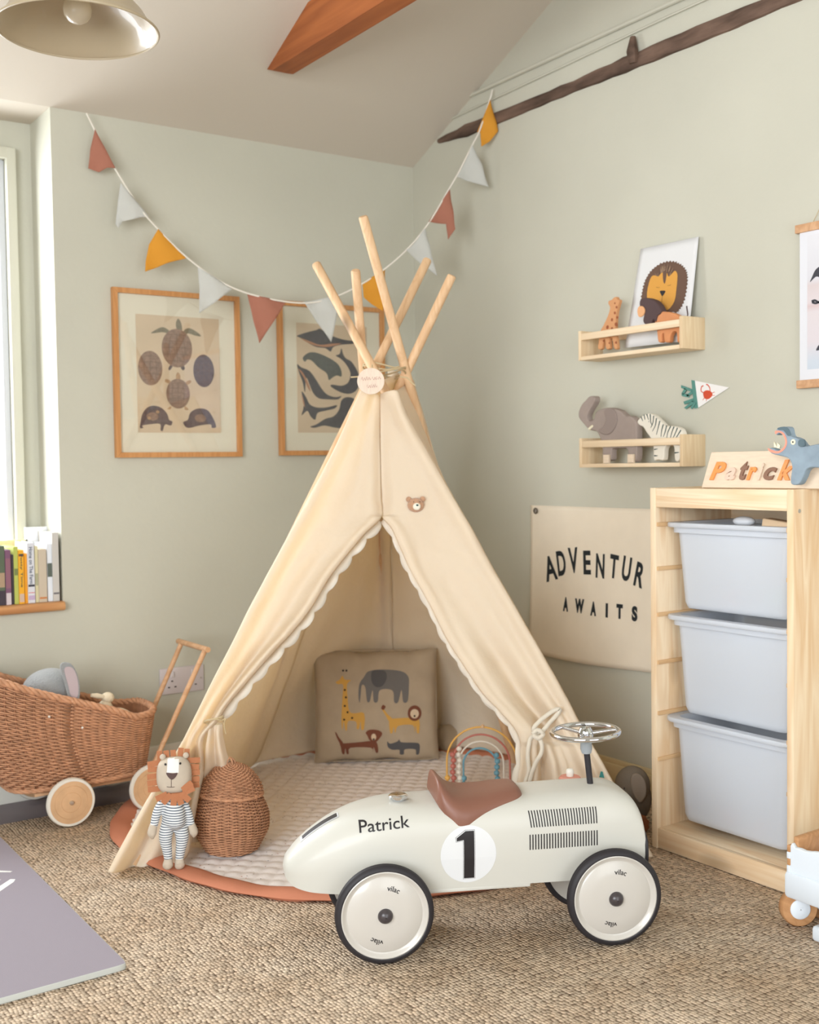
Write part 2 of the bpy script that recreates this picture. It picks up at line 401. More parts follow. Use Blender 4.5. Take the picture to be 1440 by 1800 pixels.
# ------------------------------------------------------------------ jute rug (chunky knots in rows)
def jute():
    m = mat('jute', (196, 170, 138), .95, .1); nt = m.node_tree; N = nt.nodes; L = nt.links; bs = N['Principled BSDF']
    tc = [n for n in N if n.type == 'TEX_COORD'][0]
    mp = N.new('ShaderNodeMapping'); mp.inputs['Rotation'].default_value = (0, 0, 0); mp.inputs['Scale'].default_value = (135, 102, 1); L.new(tc.outputs['Object'], mp.inputs[0])
    nz = N.new('ShaderNodeTexNoise'); nz.inputs['Scale'].default_value = 9; L.new(tc.outputs['Object'], nz.inputs['Vector'])
    ad = N.new('ShaderNodeMix'); ad.data_type = 'VECTOR'; ad.inputs[0].default_value = .5
    sc_ = N.new('ShaderNodeVectorMath'); sc_.operation = 'SCALE'; sc_.inputs['Scale'].default_value = 1.6; L.new(nz.outputs['Color'], sc_.inputs[0])
    av = N.new('ShaderNodeVectorMath'); L.new(mp.outputs[0], av.inputs[0]); L.new(sc_.outputs[0], av.inputs[1])
    vo = N.new('ShaderNodeTexVoronoi'); vo.voronoi_dimensions = '2D'; vo.inputs['Scale'].default_value = 1; vo.inputs['Randomness'].default_value = .42; L.new(av.outputs[0], vo.inputs['Vector'])
    inv = N.new('ShaderNodeMapRange'); inv.inputs[1].default_value = 0; inv.inputs[2].default_value = .72; inv.inputs[3].default_value = 1; inv.inputs[4].default_value = 0; L.new(vo.outputs['Distance'], inv.inputs[0])
    pw = N.new('ShaderNodeMath'); pw.operation = 'POWER'; pw.inputs[1].default_value = .55; L.new(inv.outputs[0], pw.inputs[0])
    bp = N.new('ShaderNodeBump'); bp.inputs['Strength'].default_value = 1; bp.inputs['Distance'].default_value = .006; L.new(pw.outputs[0], bp.inputs['Height']); L.new(bp.outputs[0], bs.inputs['Normal'])
    n2 = N.new('ShaderNodeTexNoise'); n2.inputs['Scale'].default_value = 5; n2.inputs['Detail'].default_value = 8; n2.inputs['Roughness'].default_value = .7; L.new(tc.outputs['Object'], n2.inputs['Vector'])
    rp = N.new('ShaderNodeValToRGB'); rp.color_ramp.elements[0].position = .32; rp.color_ramp.elements[1].position = .68
    rp.color_ramp.elements[0].color = lin((200, 174, 146))+(1,); rp.color_ramp.elements[1].color = lin((232, 213, 190))+(1,); L.new(n2.outputs['Fac'], rp.inputs[0])
    mx = N.new('ShaderNodeMix'); mx.data_type = 'RGBA'; L.new(rp.outputs[0], mx.inputs[7]); mx.inputs[6].default_value = lin((130, 106, 86))+(1,)
    r2 = N.new('ShaderNodeMapRange'); r2.inputs[1].default_value = .02; r2.inputs[2].default_value = .42; L.new(inv.outputs[0], r2.inputs[0]); L.new(r2.outputs[0], mx.inputs[0])
    hs = N.new('ShaderNodeHueSaturation'); L.new(mx.outputs[2], hs.inputs['Color']); sp = N.new('ShaderNodeSeparateColor'); L.new(vo.outputs['Color'], sp.inputs[0])
    r3 = N.new('ShaderNodeMapRange'); r3.inputs[3].default_value = .72; r3.inputs[4].default_value = 1.22; L.new(sp.outputs[0], r3.inputs[0]); L.new(r3.outputs[0], hs.inputs['Value'])
    L.new(hs.outputs[0], bs.inputs['Base Color']); return m
rug = MB().box((-.4, .3, -.012), (2.385, 3.19, 0), bev=.005).build('jute_rug', jute())
tag(rug, 'large natural jute rug of chunky knotted rows covering the floor', 'rug')
# ------------------------------------------------------------------ foam mat, bottom left
c0, c1, c2 = [(0.7762, 2.102, 0.012), (0.7863, 3.0462, 0.012), (0.5336, 2.0995, 0.012)]
c0, c1, c2 = Vector(c0), Vector(c1), Vector(c2)
d1 = (c1-c0).normalized(); d2 = (c2-c0).normalized(); L1, L2 = 1.25, .72
fmt = thing('foam_mat', (c0.x, c0.y, 0), 'mauve grey foam play mat lying on the jute rug beside the pram', 'mat')
pl_ = [c0+d1*.012, c0+d1*L1, c0+d1*L1+d2*L2, c0+d2*.012]
pl_ = [Vector((p.x, p.y)) for p in pl_]
cr = [(c0+d2*.02).xy, (c0+d2*.006+d1*.002).xy, (c0+d1*.006+d2*.002).xy, (c0+d1*.02).xy]
out_ = cr+[(c0+d1*L1).xy, (c0+d1*L1+d2*L2).xy, (c0+d2*L2).xy]
fr0 = Frame((0, 0, 0), (1, 0, 0), (0, 1, 0))
M_foam = mat('mauve_foam', (153, 145, 154), .85, .25, bump=('noise', 400, .3, (1, 1, 1), .001))
MB().slab(out_, fr0, .0125, .002, 0, .0003, mside=1).build('sheet', [M_foam, mat('foam_edge', (190, 192, 186), .85, .2)], fmt)
b = MB()
for q in [[(0.668, 2.8014), (0.732, 2.7533), (0.7385, 2.7579), (0.673, 2.8216)], [(0.6206, 2.6105), (0.6843, 2.6831), (0.6934, 2.7078), (0.6258, 2.6316)], [(0.5805, 2.5443), (0.7204, 2.683), (0.7289, 2.6995), (0.7191, 2.7068), (0.5901, 2.5845)], [(0.6208, 2.713), (0.6866, 2.7312), (0.7008, 2.716), (0.6137, 2.6834)]]: b.poly(q, fr0, .0130)
b.build('printed_mark', mat('mat_print', (232, 232, 230), .8), fmt)
# ------------------------------------------------------------------ quilted round play mat under the tent
M_quilt = mat('quilt_cotton', (238, 230, 226), .9, .1, bump=('noise', 180, .3, (1, 1, 1), .002))
M_terra = mat('terracotta_cotton', (196, 128, 100), .85, .15, bump=('noise', 120, .35, (1, 1, 1), .002))
mc, mr = Vector((1.70, 2.70)), .695
pm = thing('play_mat', (mc.x, mc.y, 0), 'round quilted white play mat with terracotta edge, lying under the tent', 'mat')
def mat_r(a): return mr+.010*math.sin(3*a+1)+.006*math.sin(7*a)
def quilt_z(x, y):
    u_ = (x+y)*.7071/.040; v_ = (x-y)*.7071/.040
    return .0050+.0065*math.sqrt(abs(math.sin(PI*u_)*math.sin(PI*v_)))
b = MB(); NG = 230; st_ = 1.36/NG; idx = {}
def qv(i, j):
    if (i, j) not in idx: x, y = mc.x-.68+i*st_, mc.y-.68+j*st_; idx[(i, j)] = b.pts([(x, y, quilt_z(x, y))])
    return idx[(i, j)]
for i in range(NG):
    for j in range(NG):
        if math.hypot(-.68+(i+.5)*st_, -.68+(j+.5)*st_) < mr-.042: b.face((qv(i, j), qv(i+1, j), qv(i+1, j+1), qv(i, j+1)))
rnd = random.Random(3)
for k in range(900):                                         # little printed specks
    a = rnd.uniform(0, 2*PI); R_ = (mr-.06)*math.sqrt(rnd.random()); x, y = mc.x+R_*math.cos(a), mc.y+R_*math.sin(a)
    b.poly(ell(x, y, .0022, .0014, 6, rnd.uniform(0, 3)), fr0, quilt_z(x, y)+.0012, rnd.choice((1, 1, 2, 3)))
b.build('quilt', [M_quilt, mat('speck_brown', (120, 96, 84), .9), mat('speck_rust', (190, 120, 90), .9), mat('speck_grey', (130, 130, 140), .9)], pm)
b = MB(); rings = []
for k in range(260):
    a = 2*PI*k/260; R_ = mat_r(a); w = .030; h = .0095+.0035*math.sin(23*a)*math.sin(5*a+1); ring = []
    for j in range(10):
        t = 2*PI*j/10; rr_ = R_-w+w*math.cos(t)*(1+.04*math.sin(31*a)); ring.append((mc.x+rr_*math.cos(a), mc.y+rr_*math.sin(a), max(.0005, .0075+h*math.sin(t))))
    rings.append(ring)
rings.append(rings[0]); b.ring_strip(rings, True); b.build('border', M_terra, pm)
# ------------------------------------------------------------------ tent
M_cloth = mat('cream_canvas', (244, 235, 218), .9, .1, bump=('noise', 14, .6, (1, 1, 1), .014), transl=.42, tcol=(252, 230, 188))
M_hem = mat('canvas_hem', (248, 240, 226), .9, .1, bump=('noise', 30, .4, (1, 1, 1), .006), transl=.2)
M_pole = wood('pine_pole', (226, 190, 150), (206, 164, 122), 2, 1.2, True, .5)
M_twine = mat('jute_twine', (196, 176, 140), .9, .1)
tp = thing('play_tent', (1.7, 2.6, 0), 'tall cream canvas tepee tent on five wooden poles with its flaps tied open', 'tent')
for f_, t_ in [((2.0536, 1.9904, -0.0054), (1.5695, 2.6973, 1.5212)), ((2.2231, 3.3371, 0.0), (1.6147, 2.567, 1.4874)), ((2.3372, 2.7993, 0.0), (1.5943, 2.4948, 1.6131)), ((0.9945, 2.6578, -0.0054), (1.8734, 2.5989, 1.5442)), ((1.4817, 3.2322, 0.0), (1.8418, 2.4445, 1.4752))]:
    f_ = Vector(f_); t_ = Vector(t_); d = (t_-f_).normalized()
    b = MB(); b.tube([f_+d*.01, f_+d*.3, f_+(t_-f_)*.5, t_-d*.004, t_], [.0125, .0125, .0125, .0125, .0100], 14); b.build('pole', M_pole, tp)
nF = Vector((-0.5149, -0.822, 0.2434))
def sheet(name, rows, nu, nv, disp, m, parent, th=.0025, n=None):
    "cloth between two edge curves given as rows of (left, right) points; disp(s, t) pushes it along n"
    L_ = catmull([r[0] for r in rows], 8); R_ = catmull([r[1] for r in rows], 8); N_ = len(L_)-1; n = n or nF
    def fn(s_, t):
        k = t*N_; i = min(int(k), N_-1); q = k-i
        a = L_[i].lerp(L_[i+1], q); c = R_[i].lerp(R_[i+1], q); p = a.lerp(c, s_); return p+n*(disp(s_, t, (c-a).length)+.0035*noise.noise(p*8)+.0022*noise.noise(p*19)+.0012*noise.noise(p*45))
    mb = MB().grid(fn, nu, nv); o = mb.build(name, m, parent, ang=180)
    if th:
        md = o.modifiers.new('thickness', 'SOLIDIFY'); md.thickness = th; md.offset = 0
    return fn
g = lambda x, c, w: math.exp(-((x-c)/w)**2)
left = [((1.6187, 2.5575, 1.1649), (1.662, 2.5302, 1.1643)), ((1.5905, 2.5594, 1.112), (1.654, 2.5194, 1.1111)), ((1.5639, 2.5606, 1.0594), (1.646, 2.5087, 1.0582)), ((1.5146, 2.5651, 0.9705), (1.6338, 2.4898, 0.9685)), ((1.4705, 2.571, 0.8973), (1.624, 2.4741, 0.8946)), ((1.438, 2.5751, 0.8422), (1.6168, 2.4621, 0.8389)), ((1.4107, 2.5786, 0.7963), (1.5726, 2.4763, 0.7931)), ((1.3805, 2.5828, 0.7464), (1.5281, 2.4894, 0.7433)), ((1.3443, 2.5878, 0.687), (1.4801, 2.5019, 0.6841)), ((1.3004, 2.5934, 0.6129), (1.4304, 2.5111, 0.6099)), ((1.2673, 2.5965, 0.5534), (1.3808, 2.5246, 0.5507)), ((1.2408, 2.5993, 0.5067), (1.3358, 2.5391, 0.5044)), ((1.2026, 2.6039, 0.4415), (1.2755, 2.5577, 0.4396)), ((1.1688, 2.6071, 0.3809), (1.2223, 2.5732, 0.3795)), ((1.1491, 2.6092, 0.3462), (1.1989, 2.5776, 0.3448)), ((1.1236, 2.6119, 0.3011), (1.1625, 2.5872, 0.3)), ((1.0828, 2.618, 0.2355), (1.1859, 2.6292, 0.2161)), ((1.0334, 2.6275, 0.163), (1.1646, 2.6203, 0.1409)), ((0.9907, 2.6337, 0.0937), (1.1439, 2.612, 0.0693)), ((0.9596, 2.6382, 0.043), (1.1281, 2.6064, 0.0167)), ((0.9369, 2.6408, 0.0039), (1.0831, 2.6229, -0.0226))]
NL = len(left)-1
def dl(s_, t, w):
    v = t*NL
    d = .022*g(s_*w, .014, .020)                            # sleeve round the pole
    up = max(0, 1-abs(v-5)/5)
    d += -.022*g((1-s_)*w, 0, .02)*(1 if v < 5 else 0)      # pleat where the two halves meet
    d += .017*g((1-s_)*w, .013, .015)*(1 if v > 5 else 0)    # rolled edge
    k = min(1, max(0, (v-6)/7)); f = 1-min(1, abs(v-14)/9)
    d += -(.010+.022*k)*g(s_, .55, .22)*(1 if v > 3 else v/3)*min(1, w/.06)
    d += (.003+.006*f)*math.sin(2*PI*(2.3*s_+.25))*min(1, w/.05)
    d += .004*math.sin(9*s_+v*1.3)*up
    if v > 15: d += (.016*math.sin(2*PI*(2.2*s_+.1))+.02*s_)*min(1, (v-15)/2)
    return d
sheet('front_flap', left, 44, 160, dl, M_cloth, tp)
right = [((1.6633, 2.5294, 1.1643), (1.7003, 2.506, 1.1638)), ((1.6553, 2.5186, 1.1111), (1.7099, 2.4841, 1.1103)), ((1.6473, 2.508, 1.0582), (1.7259, 2.4584, 1.057)), ((1.6351, 2.489, 0.9685), (1.7548, 2.4135, 0.9665)), ((1.6252, 2.4733, 0.8945), (1.7782, 2.3767, 0.8918)), ((1.6181, 2.4613, 0.8389), (1.7967, 2.3484, 0.8355)), ((1.6331, 2.4423, 0.8065), (1.8077, 2.3319, 0.8031)), ((1.6466, 2.4166, 0.7481), (1.8256, 2.3034, 0.7445)), ((1.6579, 2.3954, 0.7004), (1.8401, 2.2801, 0.6965)), ((1.688, 2.3493, 0.6083), (1.8704, 2.2338, 0.6042)), ((1.708, 2.3145, 0.533), (1.8945, 2.1963, 0.5286)), ((1.7295, 2.2843, 0.4765), (1.9118, 2.1688, 0.472)), ((1.7628, 2.2398, 0.3966), (1.9369, 2.1293, 0.3921)), ((1.7928, 2.2073, 0.3504), (1.9507, 2.1071, 0.3462)), ((1.821, 2.1732, 0.295), (1.9663, 2.081, 0.2909)), ((1.8202, 2.1577, 0.2408), (1.9831, 2.0543, 0.2361)), ((1.8003, 2.1504, 0.1742), (2.0032, 2.0215, 0.1681)), ((1.7794, 2.144, 0.1082), (2.0231, 1.9891, 0.1006)), ((1.761, 2.1381, 0.0495), (2.0406, 1.9603, 0.0405)), ((1.7508, 2.133, 0.0106), (2.0533, 1.9405, 0.0006))]
NRr = len(right)-1
def dr(s_, t, w):
    v = t*NRr; d = .022*g((1-s_)*w, .016, .022)
    d += -.022*g(s_*w, 0, .02)*(1 if v < 5 else 0)
    k = min(1, max(0, (v-7)/6))
    if v <= 14.5:
        d += -.042*k*g(s_, .40+.12*k, .14)+.020*k*g(s_, .70, .10)-.014*k*g(s_, .86, .06)+.008*k*g(s_, .22, .07)+.004*math.sin(8*s_+v*1.1)+.013*g(s_*w, .015, .017)*(v > 5)
    else:
        q = min(1, (v-14)/1.3)
        d += -.028*(1-q)*g(s_, .52, .16)+q*(.040*(abs(math.sin(PI*(3.2*s_+.1)))-.5)+.014*math.sin(2*PI*(5.1*s_+.3)))*(.5+.5*s_*(1-s_)*4)
    d += .02*g(v, 13.9, .7)*g(s_, .25, .3)
    return d
sheet('front_flap', right, 44, 170, dr, M_cloth, tp)
def scallop(edge, side, n, r, sh=0.):
    E_ = catmull(edge, 10); tot = sum((E_[i+1]-E_[i]).length for i in range(len(E_)-1)); Pa, Pb, acc = [], [], 0
    for i, p in enumerate(E_):
        d = (E_[min(i+1, len(E_)-1)]-E_[max(i-1, 0)]).normalized(); q = d.cross(nF)*side
        t = acc/tot; Pa.append(p-q*.006-nF*.010); Pb.append(p+q*(.006+r*abs(math.sin(PI*n*t+sh))**.6)-nF*(.014+.004*math.sin(PI*n*t)))
        if i < len(E_)-1: acc += (E_[i+1]-p).length
    mb = MB(); mb.ring_strip([Pa, Pb], False)
    o = mb.build('scalloped_trim', M_hem, tp); md = o.modifiers.new('thickness', 'SOLIDIFY'); md.thickness = .0015
scallop([(1.6157, 2.4687, 0.8299), (1.576, 2.4817, 0.7898), (1.5314, 2.4948, 0.7399), (1.4845, 2.5066, 0.6805), (1.4347, 2.5158, 0.6062), (1.385, 2.5294, 0.5468), (1.3399, 2.5439, 0.5004), (1.2794, 2.5626, 0.4355), (1.2273, 2.5774, 0.3752), (1.2072, 2.582, 0.3486)], -1, 11, .012)
scallop([(1.6236, 2.4645, 0.8326), (1.6383, 2.4474, 0.806), (1.6519, 2.4217, 0.7476), (1.6631, 2.4004, 0.6997), (1.6933, 2.3542, 0.6074), (1.7133, 2.3193, 0.532), (1.7349, 2.289, 0.4753), (1.7683, 2.2444, 0.3952), (1.7984, 2.2119, 0.3489), (1.8254, 2.1785, 0.2934), (1.8246, 2.1629, 0.239), (1.8046, 2.1556, 0.1722)], 1, 15, .006)
# gathered cloth hanging under the left tie, with the trim showing beside it
hang = [((1.176, 2.5813, 0.3417), (1.202, 2.5648, 0.341)), ((1.1703, 2.577, 0.3149), (1.1986, 2.559, 0.3141)), ((1.1687, 2.589, 0.2702), (1.209, 2.5635, 0.2691)), ((1.1734, 2.6085, 0.2226), (1.2259, 2.5752, 0.221)), ((1.17, 2.6309, 0.1678), (1.2228, 2.5974, 0.1662)), ((1.1621, 2.6407, 0.1018), (1.2222, 2.6025, 0.0999)), ((1.1458, 2.6424, 0.0321), (1.2058, 2.6042, 0.0301))]
sheet('gathered_cloth', hang, 24, 40, lambda s_, t, w: .012*math.sin(2*PI*(1.6*s_+.1))*min(1, t*4)-.01*s_, M_cloth, tp)
# side and back panels, hanging between the poles
aL, aR, aBL, aB, aR2 = [Vector(p) for p in [(1.6448, 2.5816, 1.17), (1.7144, 2.5377, 1.1691), (1.7849, 2.6237, 1.2282), (1.8288, 2.7405, 1.2498), (1.8436, 2.6309, 1.21)]]
fL, fR, fBL, fB, fR2 = [Vector(p) for p in [(0.9572, 2.6537, 0.0), (2.0642, 1.9603, 0.0), (1.646, 3.2727, 0.0), (2.1731, 3.2571, 0.0), (2.3689, 2.8372, 0.0)]]
cen = Vector((1.75, 2.75, .5))
def panel(a0, f0, a1, f1, sag, ph):
    n = (f0-a0).cross(a1-a0 if (a1-a0).length > .01 else f1-f0).normalized()
    n = (f0-a0).cross(f1-f0).normalized()
    if n.dot(cen-(f0+f1)/2) > 0: n = -n
    rows = [(a0.lerp(f0, t), a1.lerp(f1, t)) for t in (0, .2, .4, .6, .8, .95, 1.0)]
    rows[-1] = (Vector((rows[-1][0].x, rows[-1][0].y, .016)), Vector((rows[-1][1].x, rows[-1][1].y, .016)))
    sheet('side_panel', rows, 30, 60, lambda s_, t, w: sag*math.exp(-((t-.72)/.20)**2)*abs(math.sin(PI*s_))**.6+.007*math.sin(2*PI*2.5*s_+ph)*t*(1-max(0, t-.8)*5), M_cloth, tp, n=n)
panel(aL, fL, aBL, fBL, .0, .3); panel(aBL, fBL, aB, fB, .115, 1.); panel(aB, fB, aR2, fR2, .10, 2.); panel(aR2, fR2, aR, fR, .0, .7)
# ties: twine bow left, canvas ribbons right, knot cord at the top
b = MB(); c_ = Vector((1.1799, 2.5631, 0.35))
hx = nF.cross(Vector((0, 0, 1))).normalized()*-1; up = Vector((0, 0, 1))
for k in range(3): b.tube([c_+hx*(.024*math.cos(a))+up*(.004*k-.004+.006*math.sin(a+k))+nF*(.016*math.sin(a)) for a in [2*PI*j/16 for j in range(16)]], .0016, 6, True)
b.tube(catmull([c_+hx*.022+nF*.01, c_+hx*.03+up*.003+nF*.012, c_+hx*.026-up*.012+nF*.012, c_+hx*.03-up*.035+nF*.008], 5), .0014, 6)
b.build('tie_back', M_twine, tp)
M_rib = mat('ribbon_cotton', (232, 222, 204), .9, .1, transl=.15)
def ribbon(P, w=.010):
    mb = MB(); Q = catmull(P, 8); L_, R_ = [], []
    for i, p in enumerate(Q):
        d = (Q[min(i+1, len(Q)-1)]-Q[max(i-1, 0)]).normalized(); q = d.cross(nF).normalized(); L_.append(p+q*w/2+nF*.001); R_.append(p-q*w/2-nF*.001*math.sin(i))
    mb.ring_strip([L_, R_], False); o = mb.build('tie_ribbon', M_rib, tp); md = o.modifiers.new('thickness', 'SOLIDIFY'); md.thickness = .0014
ribbon([(1.8529, 2.1215, 0.3029), (1.8411, 2.1313, 0.3113), (1.8564, 2.1272, 0.3298), (1.8937, 2.1117, 0.356), (1.9041, 2.1043, 0.353), (1.8759, 2.1133, 0.3239), (1.8536, 2.1202, 0.3001)])
ribbon([(1.8477, 2.124, 0.3003), (1.8298, 2.1314, 0.2873), (1.818, 2.1269, 0.2474), (1.8146, 2.1192, 0.2141), (1.7999, 2.1195, 0.184)]); ribbon([(1.8476, 2.1198, 0.2983), (1.8487, 2.1088, 0.2633), (1.8269, 2.1119, 0.2278), (1.8116, 2.1118, 0.195), (1.8061, 2.1098, 0.1766)])
ribbon([(1.833, 2.1264, 0.302), (1.8454, 2.1213, 0.3111), (1.8557, 2.112, 0.3014), (1.8431, 2.1168, 0.291), (1.8328, 2.1261, 0.3007)], .010)
b = MB(); kc = Vector((1.7104, 2.6023, 1.2286))
for k in range(4): b.tube([kc+Vector((0.8217, -0.5697, -0.014))*(.058*math.cos(a)+.012)+up*(.006*k-.008+.008*math.sin(a*2+k))-Vector((0.5688, 0.8215, -0.0408))*(.062*math.sin(a)) for a in [2*PI*j/24 for j in range(24)]], .0022, 6, True)
b.tube([(1.6122, 2.5235, 1.2132), (1.5981, 2.5266, 1.204), (1.5759, 2.5359, 1.2025)], .0022, 6); b.tube([(1.7262, 2.5295, 1.2084), (1.7423, 2.5181, 1.2051), (1.7591, 2.5054, 1.1835)], .0022, 6)
b.build('top_cord', M_twine, tp)
# small printed care label at the right skirt
b = MB(); b.slab([(-.008, -.006), (.006, -.008), (.008, .006), (-.004, .009)], Frame((1.9702, 2.0234, 0.199), hx, up, nF), .001); b.build('sewn_label', mat('teal_label', (60, 128, 122), .8), tp)
# wooden tag hanging at the top, with light script
dk = Vector((1.6128, 2.4976, 1.1906)); frd = Frame(dk, (0.8217, -0.5697, -0.014), (0.0347, 0.0256, 0.9991), (-0.5688, -0.8215, 0.0408))
tg = thing('wooden_tag', dk, 'round pale wooden tag hung at the top of the tent where the poles cross', 'tag')
b = MB(); b.slab(ell(0, 0, .0355, .0345, 40), frd, .004, .0008, 0, -.002); b.build('disc', mat('pale_birch', (226, 205, 186), .6, .25, var=(40, .06, (1, 8, 1))), tg)
b = MB()
for x0, y0, w_, n_ in ((-.024, .004, .024, 4), (.004, .006, .022, 4), (-.010, -.015, .026, 5)):
    P_ = [(x0+w_*k/(n_*4), y0+.0035*math.sin(k*PI/2)+(.003 if k % 8 == 1 else 0)+.12*w_*k/(n_*4)) for k in range(n_*4+1)]
    b.poly(stroke(P_, .0011, 3), frd, .0023)
b.build('script', mat('burnt_script', (190, 150, 136), .7), tg)
b = MB(); b.tube([frd(0, .03, .001), frd(.003, .045, -.01), frd(.006, .03, -.03)], .001, 6); b.build('cord', M_twine, tg)
# felt bear brooch on the right flap
bc = Vector((1.6915, 2.4139, 0.867)); frb = Frame(bc, hx, up, nF)
br = thing('bear_head', bc, 'little fuzzy brown bear head pinned to the tent above the doorway', 'soft toy')
M_fuzz = mat('brown_plush', (196, 152, 120), .95, .1, bump=('noise', 300, 1, (1, 1, 1), .004), sheen=.4)
b = MB(); b.ball(bc, (.022, .019, .014), 18, 0, 1, frb); b.build('head', M_fuzz, br)
for sx in (-1, 1):
    b = MB(); b.ball(frb(sx*.018, .016, -.002), (.0075, .0075, .005), 12, 0, 1, frb); b.build('ear', M_fuzz, br)
b = MB(); b.ball(frb(.002, -.006, .012), (.0105, .0095, .007), 14, 0, 1, frb); b.build('muzzle', mat('cream_plush', (236, 230, 214), .9), br)
b = MB(); b.ball(frb(.003, -.004, .018), (.0036, .0028, .002), 10, 0, 1, frb); b.build('nose', mat('dark_teal_thread', (28, 66, 62), .5), br)
for sx in (-1, 1): MB().ball(frb(.002+sx*.008, .006, .0125), .0014, 8).build('eye', mat('black_bead', (20, 18, 18), .3), br)
# ------------------------------------------------------------------ cushion
fc = Frame((1.986, 3.0762, 0.012), (0.8401, -0.5424, 0.0), (0.0661, 0.1024, 0.9925)); cu = thing('cushion', fc.o, 'square taupe cushion printed with five animals, leaning inside the tent', 'cushion')
M_taupe = mat('taupe_linen', (176, 158, 134), .95, .1, bump=('weave', 500, .3, (1, 1, 1), .001), var=(14, .07))
x0, x1, z1 = -0.201, 0.2033, 0.3597; cx = (x0+x1)/2; hw, hh = (x1-x0)/2, z1/2
def cush(side):
    def fn(s_, t):
        a, c = s_*2-1, t*2-1; pin = 1-.05*(1-abs(a)**2)*0
        ed = (1-a**4)*(1-c**4); th = .045*ed**.42
        wx = 1-.045*(1-c*c)*0-.03*math.cos(PI*c/2); wz = 1-.04*math.cos(PI*a/2)
        return fc(cx+a*hw*wx, hh+c*hh*wz+.004*math.sin(a*9), side*th+.004*math.sin(7*a+3*c)*ed+.0)
    return fn
b = MB(); b.grid(cush(1), 40, 40); fb = bvh_of(b); b.grid(lambda s_, t: cush(-1)(1-s_, t), 40, 40); b.build('cover', M_taupe, cu)
b = MB(); b.tube([fc(cx+hw*math.copysign(abs(math.cos(a))**.12, math.cos(a))*(1-.03*abs(math.cos(a*1)) if abs(math.cos(a)) > .7 else .985), hh+hh*math.copysign(abs(math.sin(a))**.12, math.sin(a))*.985, 0) for a in [2*PI*k/160 for k in range(160)]], .0022, 6, True)
b.build('piping', M_taupe, cu)
